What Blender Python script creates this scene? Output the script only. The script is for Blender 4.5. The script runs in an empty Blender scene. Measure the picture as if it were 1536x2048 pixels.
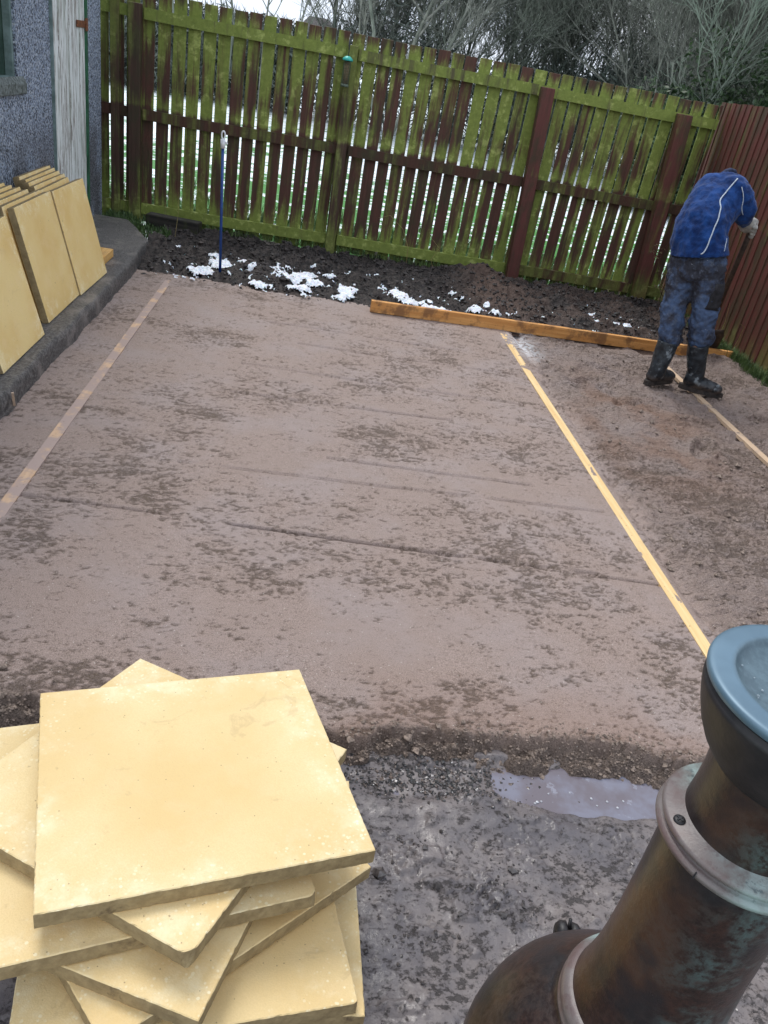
import bpy, bmesh, math, random
import numpy as np
from mathutils import Vector, Matrix, Quaternion
from mathutils.bvhtree import BVHTree

S = bpy.context.scene
COL = S.collection
rad = math.radians

# ------------------------------------------------------------------ camera
cd = bpy.data.cameras.new("camera")
cam = bpy.data.objects.new("camera", cd)
COL.objects.link(cam)
cd.sensor_fit = 'VERTICAL'; cd.sensor_height = 36.0; cd.lens = 1560.0/2048*36
cd.clip_start = 0.05; cd.clip_end = 600
R = ((0.9842663, 0.1149952, 0.1341488), (-0.0592412, -0.5005055, 0.8637041), (0.1664640, -0.8580620, -0.4858182))
m = Matrix(((R[0][0], -R[0][1], -R[0][2], 0), (R[1][0], -R[1][1], -R[1][2], 0), (R[2][0], -R[2][1], -R[2][2], 1.6), (0, 0, 0, 1)))
cam.matrix_world = m
S.camera = cam

# ------------------------------------------------------------------ sky and light
SUN_EL, SUN_AZ = 60.0, 335.0      # soft light through cloud, high over the back fence
w = bpy.data.worlds.new("World"); S.world = w; w.use_nodes = True
nt = w.node_tree; nt.nodes.clear()
out = nt.nodes.new('ShaderNodeOutputWorld'); bg = nt.nodes.new('ShaderNodeBackground')
sky = nt.nodes.new('ShaderNodeTexSky'); sky.sky_type = 'NISHITA'; sky.sun_disc = False
sky.sun_elevation = rad(SUN_EL); sky.sun_rotation = rad(SUN_AZ); sky.air_density = 1.0; sky.dust_density = 3.0
tc = nt.nodes.new('ShaderNodeTexCoord'); mp = nt.nodes.new('ShaderNodeMapping'); mp.inputs['Scale'].default_value = (1, 1, 2.4)
nz = nt.nodes.new('ShaderNodeTexNoise'); nz.inputs['Scale'].default_value = 2.2; nz.inputs['Detail'].default_value = 6
cr = nt.nodes.new('ShaderNodeValToRGB')
cr.color_ramp.elements[0].position = 0.36; cr.color_ramp.elements[0].color = (6.9, 7.8, 9.3, 1)
cr.color_ramp.elements[1].position = 0.66; cr.color_ramp.elements[1].color = (9.9, 10.2, 10.8, 1)
mx = nt.nodes.new('ShaderNodeMix'); mx.data_type = 'RGBA'; mx.inputs[0].default_value = 0.86
L = nt.links.new
L(tc.outputs['Generated'], mp.inputs['Vector']); L(mp.outputs[0], nz.inputs['Vector']); L(nz.outputs[0], cr.inputs[0])
L(sky.outputs[0], mx.inputs[6]); L(cr.outputs[0], mx.inputs[7]); L(mx.outputs[2], bg.inputs[0])
bg.inputs[1].default_value = 0.115
L(bg.outputs[0], out.inputs[0])
sd = bpy.data.lights.new("sun", 'SUN'); sd.energy = 1.5; sd.angle = rad(24); sd.color = (1.0, 0.97, 0.92)
sun = bpy.data.objects.new("sun", sd); COL.objects.link(sun)
az, el = rad(SUN_AZ), rad(SUN_EL)
sun.rotation_euler = Vector((math.sin(az)*math.cos(el), math.cos(az)*math.cos(el), math.sin(el))).to_track_quat('Z', 'Y').to_euler()
S.view_settings.view_transform = 'Standard'; S.view_settings.look = 'None'
S.view_settings.exposure = 0.42; S.view_settings.gamma = 1.0

# ------------------------------------------------------------------ helpers
def tag(o, label=None, cat=None, group=None, kind=None):
    if label: o['label'] = label
    if cat: o['category'] = cat
    if group: o['group'] = group
    if kind: o['kind'] = kind
    return o

def empty(name, loc, label=None, cat=None, group=None, rot=(0, 0, 0)):
    o = bpy.data.objects.new(name, None); COL.objects.link(o)
    o.location = loc; o.rotation_euler = rot; o.empty_display_size = 0.1
    return tag(o, label, cat, group)

def link(name, me, mat, parent=None, smooth=False):
    o = bpy.data.objects.new(name, me); COL.objects.link(o)
    if mat: me.materials.append(mat)
    if smooth: me.polygons.foreach_set('use_smooth', [True]*len(me.polygons))
    if parent: o.parent = parent
    return o

class MB:
    """collects verts and faces, then becomes one mesh object"""
    def __init__(s): s.v = []; s.f = []; s.r = []; s.cur = 0.0
    def add(s, vs, fs):
        b = len(s.v); s.v += [tuple(p) for p in vs]; s.f += [tuple(i+b for i in f) for f in fs]; s.r += [s.cur]*len(vs)
    def box(s, x0, x1, y0, y1, z0, z1, M=None):
        vs = [Vector(p) for p in ((x0,y0,z0),(x1,y0,z0),(x1,y1,z0),(x0,y1,z0),(x0,y0,z1),(x1,y0,z1),(x1,y1,z1),(x0,y1,z1))]
        if M: vs = [M @ p for p in vs]
        s.add(vs, ((3,2,1,0),(4,5,6,7),(0,1,5,4),(1,2,6,5),(2,3,7,6),(3,0,4,7)))
    def beam(s, p, q, w, h, up=(0,0,1)):
        p, q = Vector(p), Vector(q); d = (q-p); l = d.length; d.normalize()
        sx = d.cross(Vector(up)).normalized(); uz = sx.cross(d)
        M = Matrix(((sx.x, d.x, uz.x, p.x),(sx.y, d.y, uz.y, p.y),(sx.z, d.z, uz.z, p.z),(0,0,0,1)))
        s.box(-w/2, w/2, 0, l, -h/2, h/2, M)
    def tube(s, pts, rads, n=8, cap=True):
        pts = [Vector(p) for p in pts]
        if not hasattr(rads, '__len__'): rads = [rads]*len(pts)
        prev = None; vs = []
        for i, p in enumerate(pts):
            d = (pts[min(i+1, len(pts)-1)] - pts[max(i-1, 0)])
            if d.length < 1e-9: d = Vector((0,0,1))
            d.normalize()
            if prev is None:
                a = Vector((0,0,1)) if abs(d.z) < .9 else Vector((1,0,0)); u = d.cross(a).normalized()
            else:
                u = (prev - d*prev.dot(d)); u = u.normalized() if u.length > 1e-6 else d.orthogonal().normalized()
            prev = u; v = d.cross(u)
            for k in range(n):
                t = 2*math.pi*k/n; vs.append(p + (u*math.cos(t)+v*math.sin(t))*rads[i])
        fs = []
        for i in range(len(pts)-1):
            for k in range(n):
                a = i*n+k; b = i*n+(k+1) % n; fs.append((a, b, b+n, a+n))
        if cap and n > 2: fs.append(tuple(range(n-1, -1, -1))); fs.append(tuple((len(pts)-1)*n+k for k in range(n)))
        s.add(vs, fs)
    def lathe(s, prof, n=48, M=None, close=False):
        vs = []; fs = []
        for r_, z_ in prof:
            for k in range(n):
                t = 2*math.pi*k/n; p = Vector((r_*math.cos(t), r_*math.sin(t), z_)); vs.append(M @ p if M else p)
        P = len(prof)
        for i in range(P-1 if not close else P):
            j = (i+1) % P
            for k in range(n):
                a = i*n+k; b = i*n+(k+1) % n; c = j*n+(k+1) % n; d = j*n+k; fs.append((a, b, c, d))
        s.add(vs, fs)
    def mesh(s, name):
        me = bpy.data.meshes.new(name); me.from_pydata(s.v, [], s.f); me.update()
        if any(s.r):
            a = me.attributes.new('rnd', 'FLOAT', 'POINT'); a.data.foreach_set('value', s.r)
        return me
    def build(s, name, mat, parent=None, smooth=False, bevel=0, seg=2):
        o = link(name, s.mesh(name), mat, parent, smooth)
        if bevel:
            b = o.modifiers.new('bevel', 'BEVEL'); b.width = bevel; b.segments = seg; b.limit_method = 'ANGLE'; b.angle_limit = rad(40)
        return o

# value noise with numpy
def _hash(ix, iy, seed):
    h = (ix*374761393 + iy*668265263 + seed*974634777) & 0xffffffff
    h = ((h ^ (h >> 13))*1274126177) & 0xffffffff
    return ((h ^ (h >> 16)) & 0xffff)/65535.0
def vnoise(x, y, seed=0):
    ix = np.floor(x).astype(np.int64); iy = np.floor(y).astype(np.int64); fx = x-ix; fy = y-iy
    fx = fx*fx*fx*(fx*(fx*6-15)+10); fy = fy*fy*fy*(fy*(fy*6-15)+10)
    a = _hash(ix, iy, seed); b = _hash(ix+1, iy, seed); c = _hash(ix, iy+1, seed); d = _hash(ix+1, iy+1, seed)
    return (a*(1-fx)+b*fx)*(1-fy)+(c*(1-fx)+d*fx)*fy
def fbm(x, y, oct=4, seed=0, g=.5):
    s_ = 0; a = 1; t = 0
    for i in range(oct):
        s_ = s_ + a*vnoise(x*2**i+17.3*i, y*2**i-9.1*i, seed+i); t += a; a *= g
    return s_/t
def sst(a, b, x): t = np.clip((x-a)/(b-a), 0, 1); return t*t*(3-2*t)

def grid(name, xs, ys, zf, mat, attrs=None, keep=None, kind='structure', smooth=True):
    X, Y = np.meshgrid(xs, ys); Z = zf(X, Y); nx, ny = len(xs), len(ys)
    co = np.stack([X, Y, Z], -1).reshape(-1, 3).astype(np.float32)
    i = np.arange((ny-1)*(nx-1)); r_ = i//(nx-1); c_ = i % (nx-1); a = r_*nx+c_
    F = np.stack([a, a+1, a+nx+1, a+nx], -1)
    if keep is not None:
        kp = keep(X, Y).reshape(-1); F = F[kp[F].all(1)]
        used = np.zeros(len(co), bool); used[F.reshape(-1)] = True
        idx = np.cumsum(used)-1; co = co[used]; F = idx[F]
    else: used = None
    me = bpy.data.meshes.new(name); me.vertices.add(len(co)); me.vertices.foreach_set('co', co.reshape(-1))
    me.loops.add(F.size); me.loops.foreach_set('vertex_index', F.reshape(-1).astype(np.int32))
    me.polygons.add(len(F)); me.polygons.foreach_set('loop_start', np.arange(0, F.size, 4, dtype=np.int32))
    me.update(calc_edges=True)
    for k, fn in (attrs or {}).items():
        v = fn(X, Y).reshape(-1).astype(np.float32)
        if used is not None: v = v[used]
        at = me.attributes.new(k, 'FLOAT', 'POINT'); at.data.foreach_set('value', v)
    o = link(name, me, mat, None, smooth)
    if kind: o['kind'] = kind
    return o

# ------------------------------------------------------------------ material helper
class N:
    def __init__(s, name, rough=.6, spec=.5):
        s.m = bpy.data.materials.new(name); s.m.use_nodes = True; s.t = s.m.node_tree; s.p = s.t.nodes['Principled BSDF']
        s.p.inputs['Roughness'].default_value = rough; s.p.inputs['Specular IOR Level'].default_value = spec
        s._obj = None
    def n(s, t, **k):
        q = s.t.nodes.new(t)
        for a, b in k.items(): setattr(q, a, b)
        return q
    def set(s, sock, v):
        if isinstance(v, bpy.types.NodeSocket): s.t.links.new(v, sock)
        elif isinstance(v, (tuple, list)) and len(v) == 3 and sock.type == 'RGBA': sock.default_value = (*v, 1)
        else: sock.default_value = v
    def obj(s): return s.n('ShaderNodeTexCoord').outputs['Object']
    def pos(s): return s.n('ShaderNodeNewGeometry').outputs['Position']
    def attr(s, a): q = s.n('ShaderNodeAttribute'); q.attribute_name = a; return q.outputs['Fac']
    def rnd(s): return s.n('ShaderNodeObjectInfo').outputs['Random']
    def map(s, v, scale=(1,1,1), loc=(0,0,0), rot=(0,0,0)):
        q = s.n('ShaderNodeMapping'); s.set(q.inputs[0], v); q.inputs['Scale'].default_value = scale
        if isinstance(loc, bpy.types.NodeSocket): s.t.links.new(loc, q.inputs['Location'])
        else: q.inputs['Location'].default_value = loc
        q.inputs['Rotation'].default_value = rot; return q.outputs[0]
    def noise(s, v, scale, det=3, rough=.55, dist=0, col=False):
        q = s.n('ShaderNodeTexNoise'); s.set(q.inputs['Vector'], v); q.inputs['Scale'].default_value = scale
        q.inputs['Detail'].default_value = det; q.inputs['Roughness'].default_value = rough; q.inputs['Distortion'].default_value = dist
        return q.outputs['Color' if col else 0]
    def vor(s, v, scale, feat='F1', out='Distance', rnd=1):
        q = s.n('ShaderNodeTexVoronoi', feature=feat); s.set(q.inputs['Vector'], v); q.inputs['Scale'].default_value = scale
        q.inputs['Randomness'].default_value = rnd; return q.outputs[out]
    def ramp(s, f, *st):
        q = s.n('ShaderNodeValToRGB'); s.set(q.inputs[0], f); e = q.color_ramp.elements
        for i, (p_, c_) in enumerate(st):
            if i > 1: e.new(p_)
            e[i].position = p_; e[i].color = (*(c_ if isinstance(c_, (tuple, list)) else (c_, c_, c_)), 1)
        return q.outputs[0]
    def step(s, f, a, b, lo=0., hi=1.):
        q = s.n('ShaderNodeMapRange', interpolation_type='SMOOTHSTEP'); s.set(q.inputs[0], f)
        for i, v in enumerate((a, b, lo, hi)): q.inputs[i+1].default_value = v
        return q.outputs[0]
    def mix(s, f, a, b, mode='MIX'):
        q = s.n('ShaderNodeMix', data_type='RGBA', blend_type=mode); s.set(q.inputs[0], f); s.set(q.inputs[6], a); s.set(q.inputs[7], b); return q.outputs[2]
    def mth(s, op, a, b=0., c=0.):
        q = s.n('ShaderNodeMath', operation=op); s.set(q.inputs[0], a); s.set(q.inputs[1], b); s.set(q.inputs[2], c); return q.outputs[0]
    def sep(s, v): q = s.n('ShaderNodeSeparateXYZ'); s.set(q.inputs[0], v); return q.outputs
    def bump(s, h, st=.5, d=.01, nrm=None):
        q = s.n('ShaderNodeBump'); s.set(q.inputs['Height'], h); s.set(q.inputs['Strength'], st); q.inputs['Distance'].default_value = d
        if nrm: s.set(q.inputs['Normal'], nrm)
        return q.outputs[0]
    def fin(s, col=None, rough=None, nrm=None, **k):
        if col is not None: s.set(s.p.inputs['Base Color'], col)
        if rough is not None: s.set(s.p.inputs['Roughness'], rough)
        if nrm is not None: s.set(s.p.inputs['Normal'], nrm)
        for a, b in k.items(): s.set(s.p.inputs[a.replace('_', ' ')], b)
        return s.m

def M_sand():
    n = N('sand', .75, .4); P = n.pos(); ro = n.attr('rough'); red = n.attr('red'); cem = n.attr('cement'); edge = n.attr('edge')
    g1 = n.noise(P, 330, 3, .7); g2 = n.noise(n.map(P, (1, 1.25, 1)), 185, 4, .72); lg = n.noise(P, 2.6, 4, .55); pat = n.noise(P, 9, 5, .6)
    g3 = n.noise(n.map(P, (1, 1.5, 1)), 52, 4, .7); mid = n.noise(n.map(P, (1, 1.7, 1)), 17, 4, .65)
    light = n.mix(n.step(g1, .33, .66), (.195, .144, .118), (.392, .302, .266))
    light = n.mix(n.step(lg, .40, .7, 0, .5), light, (.325, .272, .262))
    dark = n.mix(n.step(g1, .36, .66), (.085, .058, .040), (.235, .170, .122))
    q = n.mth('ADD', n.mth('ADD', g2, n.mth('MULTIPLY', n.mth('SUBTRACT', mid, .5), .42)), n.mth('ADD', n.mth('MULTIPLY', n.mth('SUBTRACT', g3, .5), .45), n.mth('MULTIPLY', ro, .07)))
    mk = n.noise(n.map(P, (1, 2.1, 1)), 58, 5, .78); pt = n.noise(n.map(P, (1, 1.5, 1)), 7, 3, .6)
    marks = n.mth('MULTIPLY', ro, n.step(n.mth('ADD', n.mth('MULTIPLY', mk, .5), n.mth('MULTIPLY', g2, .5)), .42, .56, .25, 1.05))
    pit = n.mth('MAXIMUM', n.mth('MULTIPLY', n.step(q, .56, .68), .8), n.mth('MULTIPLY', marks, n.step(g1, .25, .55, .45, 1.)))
    c = n.mix(n.mth('MULTIPLY', pit, .85), light, dark)  # dark grains, plus shade in the voids between grains put into the colour
    c = n.mix(n.mth('MULTIPLY', ro, .0), c, (.19, .145, .115))
    c = n.mix(red, c, n.mix(g1, (.12, .065, .040), (.38, .235, .165)))
    c = n.mix(edge, c, n.mix(n.step(g2, .35, .65), (.095, .070, .055), (.265, .200, .165)))
    sp = n.vor(P, 150, out='Distance'); spm = n.step(n.vor(P, 150, out='Color'), .86, .9)
    c = n.mix(n.mth('MULTIPLY', n.step(sp, .32, .2), n.mth('MULTIPLY', spm, .75)), c, (.62, .58, .52))
    c = n.mix(n.mth('MULTIPLY', cem, n.step(n.noise(P, 22, 5, .7), .4, .55)), c, (.66, .66, .68))
    hgt = n.mth('SUBTRACT', n.mth('ADD', n.mth('MULTIPLY', g2, .8), n.mth('MULTIPLY', g1, .5)), n.mth('MULTIPLY', pit, .7))
    st = n.mth('MULTIPLY_ADD', n.mth('MAXIMUM', ro, edge), .35, .5)
    rg = n.mth('MULTIPLY_ADD', ro, .2, .6)
    nb = n.bump(mid, n.mth('MULTIPLY', n.attr('loose'), .9), .08)
    return n.fin(c, rg, n.bump(hgt, st, .014, nb))

def M_mud():
    n = N('wet_mud', .5, .45); P = n.pos()
    a = n.noise(P, 14, 6, .62); b = n.noise(P, 60, 4, .7); d = n.noise(P, 5, 4, .6); g = n.noise(P, 190, 2, .6)
    e = n.noise(n.map(P, (1, 1.4, 1)), 38, 6, .72, .1); m2 = n.noise(P, 8, 4, .6)
    c = n.mix(n.step(d, .36, .66), (.100, .090, .096), (.172, .148, .142))
    c = n.mix(n.step(n.mth('ADD', n.mth('MULTIPLY', e, .7), n.mth('MULTIPLY', m2, .4)), .585, .64, 0, .88), c, (.030, .025, .024))
    c = n.mix(n.step(b, .54, .62, 0, .6), c, (.030, .025, .024))
    c = n.mix(n.mth('MULTIPLY', n.step(n.vor(P, 120, out='Color'), .93, .95), n.step(n.vor(P, 120), .3, .2, 0, .8)), c, (.5, .46, .42))
    rg = n.step(n.mth('ADD', n.mth('MULTIPLY', e, .5), n.mth('MULTIPLY', m2, .5)),   .42, .54, .26, .66)
    h = n.mth('SUBTRACT', n.mth('MULTIPLY', m2, .9), n.mth('MULTIPLY', n.step(n.mth('ADD', n.mth('MULTIPLY', e, .7), n.mth('MULTIPLY', m2, .4)), .58, .66), .5)); h = n.mth('ADD', h, n.mth('ADD', n.mth('MULTIPLY', b, .3), n.mth('MULTIPLY', g, .10)))
    return n.fin(c, rg, n.bump(h, .5, .012))

def M_soil():
    n = N('dark_soil', .7, .4); P = n.pos(); a = n.noise(P, 28, 6, .7); b = n.noise(P, 110, 3, .7); br = n.attr('brown')
    c = n.mix(n.step(a, .35, .68), (.007, .006, .006), (.072, .056, .050))
    c = n.mix(br, c, n.mix(a, (.05, .03, .022), (.17, .11, .085)))
    return n.fin(c, .62, n.bump(n.mth('ADD', a, n.mth('MULTIPLY', b, .5)), .9, .03))

def M_simple(name, c0, c1, scale=20, rough=.6, bump=.3, bd=.01, spec=.5, obj=True, det=4, **k):
    n = N(name, rough, spec); V = n.obj() if obj else n.pos(); a = n.noise(V, scale, det, .6)
    return n.fin(n.mix(n.step(a, .3, .7), c0, c1), rough, n.bump(a, bump, bd), **k)

def M_field():
    n = N('snowy_grass', .7, .3); P = n.pos(); a = n.noise(P, 3.0, 6, .75); b = n.noise(P, 14, 4, .7); l = n.noise(P, .5, 2)
    g = n.mix(b, (.030, .13, .03), (.10, .32, .07))
    s_ = n.step(n.mth('ADD', n.mth('MULTIPLY', a, .8), n.mth('ADD', n.mth('MULTIPLY', l, .25), n.step(n.sep(P)[1], 11., 17., -.035, .05))), .495, .55)
    s2 = n.mth('MULTIPLY', s_, n.step(b, .32, .42))
    return n.fin(n.mix(s2, g, (.86, .92, .97)), .7, n.bump(b, .5, .05))

def M_slab(name='sandstone_slab', k=1.0, blotch=.35, cc=((.68,.490,.222),(.755,.60,.325))):
    n = N(name, .72, .35); V = n.obj(); r_ = n.rnd(); off = n.n('ShaderNodeCombineXYZ')
    for i in range(3): n.set(off.inputs[i], n.mth('MULTIPLY', r_, 37.+11*i))
    W = n.map(V, loc=off.outputs[0])
    big = n.noise(W, 3.4, 4, .5); med = n.noise(W, 16, 4, .6); fin = n.noise(W, 320, 2, .6)
    c = n.mix(n.step(big, .30, .72), tuple(v_*k for v_ in cc[0]), tuple(v_*k for v_ in cc[1]))
    c = n.mix(n.step(med, .45, .7, 0, .3), c, (.74*k, .56*k, .31*k)); c = n.mix(n.step(fin, .3, .7, 0, .35), c, (.60*k, .45*k, .22*k))
    # pale bloom in dots near edges and corners
    X, Y, Z = n.sep(V)[:3]
    ax = n.mth('ABSOLUTE', X); ay = n.mth('ABSOLUTE', Y)
    edge = n.step(n.mth('MAXIMUM', ax, ay), .17, .285)
    corner = n.step(n.mth('ADD', ax, ay), .36, .53)
    e = n.mth('MAXIMUM', n.mth('MULTIPLY', edge, n.step(n.noise(W, 5, 2), .46, .6)), n.mth('MULTIPLY', corner, n.step(n.noise(W, 4, 2), .35, .55)))
    W2 = n.map(V, (1, 1, 0), loc=off.outputs[0])
    dots = n.mth('MULTIPLY', n.step(n.vor(n.map(W2, (1, 1, 0), rot=(0, 0, .6)), 88, rnd=.9), .34, .20), n.step(n.noise(W2, 40, 3), .40, .56))
    bl = n.mth('MULTIPLY', e, n.mth('ADD', n.mth('MULTIPLY', dots, .62), n.step(n.noise(W, 14, 5, .7), .42, .72, 0, .55)))
    c = n.mix(bl, c, (.84*k, .77*k, .54*k))
    # faint edge outline and swept stain
    st = n.step(n.noise(W, 7, 5, .7, 1.5), .60, .70, 0, blotch); c = n.mix(st, c, (.46*k, .33*k, .17*k))
    mud = n.mth('MULTIPLY', n.step(n.noise(W, 26, 4, .7), .66, .72), n.step(n.noise(W, 3.1, 2), .5, .62))
    c = n.mix(n.mth('MULTIPLY', mud, .7), c, (.20, .13, .075))
    pin = n.step(n.vor(W, 46), .085, .05); c = n.mix(n.mth('MULTIPLY', pin, .55), c, (.15, .09, .05))
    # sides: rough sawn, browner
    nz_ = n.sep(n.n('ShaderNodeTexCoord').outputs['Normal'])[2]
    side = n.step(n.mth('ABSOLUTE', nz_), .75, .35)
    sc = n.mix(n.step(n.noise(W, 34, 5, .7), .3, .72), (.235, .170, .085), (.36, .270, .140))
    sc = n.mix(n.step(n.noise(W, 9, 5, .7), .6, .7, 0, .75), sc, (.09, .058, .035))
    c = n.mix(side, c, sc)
    h = n.mth('ADD', n.mth('MULTIPLY', fin, .4), n.mth('MULTIPLY', n.noise(W, 70, 3), n.mth('MULTIPLY_ADD', side, .9, .4)))
    return n.fin(c, n.mth('MULTIPLY_ADD', big, .2, .55), n.bump(h, .35, .004))

def M_fence(name='algae_stained_boards', brown=((.042,.019,.014),(.135,.058,.042)), algae=1.0, top=1.0, scale=1.0):
    n = N(name, .7, .3); P = n.pos(); r_ = n.attr('rnd'); Z = n.sep(P)[2]
    off = n.n('ShaderNodeCombineXYZ'); n.set(off.inputs[0], n.mth('MULTIPLY', r_, 13.)); n.set(off.inputs[2], n.mth('MULTIPLY', r_, 7.))
    W = n.map(P, (1, 1, 1), loc=off.outputs[0])
    grain = n.noise(n.map(W, (60, 60, 3)), 1, 4, .6); st = n.noise(n.map(W, (16, 16, 1.1)), 1, 5, .6, .6); bl = n.noise(n.map(W, (9, 9, 3.4)), 1, 5, .65)
    c = n.mix(grain, *brown)
    c = n.mix(n.step(bl, .40, .66, 0, .75), c, (.045, .042, .022))
    zt = n.mth('MULTIPLY', n.step(Z, 1.0, 1.66), n.step(Z, 1.84, 1.70, .15, 1.)); zm = n.mth('MULTIPLY', n.step(Z, .95, 1.0), n.step(Z, 1.22, .98)); zb = n.step(Z, .42, .06)
    z_ = n.mth('MAXIMUM', n.mth('MULTIPLY', zt, .85*top), n.mth('MAXIMUM', n.mth('MULTIPLY', zm, .8), n.mth('MULTIPLY', zb, .95)))
    rr = n.mth('MULTIPLY_ADD', r_, .30, -.14)
    f = n.mth('ADD', n.mth('ADD', n.mth('MULTIPLY', st, .9), n.mth('MULTIPLY', bl, .45)), n.mth('ADD', n.mth('MULTIPLY', z_, .24), rr))
    f = n.step(f, .76-.10*algae, 1.03-.10*algae)
    gr = n.mix(n.noise(W, 30, 4, .7), (.090, .130, .022), (.31, .37, .080))
    gr = n.mix(n.step(n.noise(W, 11, 4, .7), .52, .68, 0, .8), gr, (.44, .50, .15))
    c = n.mix(n.mth('MULTIPLY', f, .92*min(1, algae+.2)), c, gr)
    return n.fin(c, .68, n.bump(n.mth('ADD', grain, n.mth('MULTIPLY', bl, .8)), .4, .006))

def M_wood(name, c0, c1, dirt=(.2,.15,.13), dk=.4, along=0, ds=.5):
    n = N(name, .65, .35); V = n.obj(); sc = [40, 40, 40]; sc[along] = 2.2
    g = n.noise(n.map(V, tuple(sc)), 1, 4, .6); c = n.mix(n.step(g, .3, .7), c0, c1)
    d = n.noise(n.map(V, (1, 1, 1)), 7, 5, .65)
    c = n.mix(n.step(d, ds, ds+.14, 0, dk), c, dirt)
    k = n.noise(V, 60, 4, .7); c = n.mix(n.step(k, .62, .68, 0, .6), c, (.09, .055, .035))
    return n.fin(c, .62, n.bump(g, .3, .003))

MAT = {}
MAT['sand'] = M_sand(); MAT['mud'] = M_mud(); MAT['soil'] = M_soil(); MAT['field'] = M_field()
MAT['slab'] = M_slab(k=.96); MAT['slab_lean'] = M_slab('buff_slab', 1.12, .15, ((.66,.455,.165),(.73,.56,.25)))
MAT['fence'] = M_fence(); MAT['rail_green'] = M_fence('mossy_rail', algae=1.9, brown=((.06,.055,.03),(.14,.12,.06)))
MAT['rail_brown'] = M_fence('brown_rail', algae=.35, top=.3, brown=((.04,.018,.012),(.10,.045,.03)))
MAT['post_red'] = M_fence('red_brown_post', algae=.25, top=0, brown=((.075,.026,.022),(.16,.055,.045)))
MAT['post_old'] = M_fence('old_post', algae=.45, top=.8, brown=((.035,.02,.014),(.10,.055,.04)))
MAT['fence_red'] = M_fence('red_boards', algae=.12, top=0, brown=((.075,.022,.017),(.15,.045,.036)))

# ------------------------------------------------------------------ terrain shapes
def front_y(x): return 1.60 + .030*np.exp(-((x-.86)/.17)**2) - .02*np.exp(-((x-1.25)/.12)**2) + .030*(fbm(x*4, x*0+3.1, 3, 5)-.5)*2 + .02*(fbm(x*16, x*0+1.1, 2, 9)-.5) - .04*np.exp(-((x-.28)/.07)**2)
GROOVES = [(2.664, -.060, -1.0, 1.56), (2.652, -.046, -.2, 1.3), (3.082, .002, -.45, 1.5), (3.34, -.03, .2, 1.2), (3.95, .012, -.6, .9), (4.42, -.02, -.3, 1.4), (4.9, .01, 0, 1.5), (5.3, -.01, -.2, 1.2)]
_rc = {}
def sand_rough(X, Y):
    if X.size > 1000:
        k = (X.shape, float(X[0, 0]), float(Y[-1, 0]))
        if k not in _rc: _rc[k] = _sand_rough(X, Y)
        return _rc[k]
    return _sand_rough(X, Y)
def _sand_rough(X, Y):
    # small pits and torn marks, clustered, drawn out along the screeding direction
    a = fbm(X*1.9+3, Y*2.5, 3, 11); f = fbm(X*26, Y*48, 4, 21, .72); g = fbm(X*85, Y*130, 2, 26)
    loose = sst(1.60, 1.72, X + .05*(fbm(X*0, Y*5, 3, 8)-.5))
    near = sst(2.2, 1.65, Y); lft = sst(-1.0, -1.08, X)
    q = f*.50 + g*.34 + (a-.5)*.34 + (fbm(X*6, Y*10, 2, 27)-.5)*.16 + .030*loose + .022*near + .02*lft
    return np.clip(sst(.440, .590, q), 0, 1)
def sand_edge(X, Y): return sst(front_y(X)+.03, front_y(X)-.035, Y)
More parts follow.
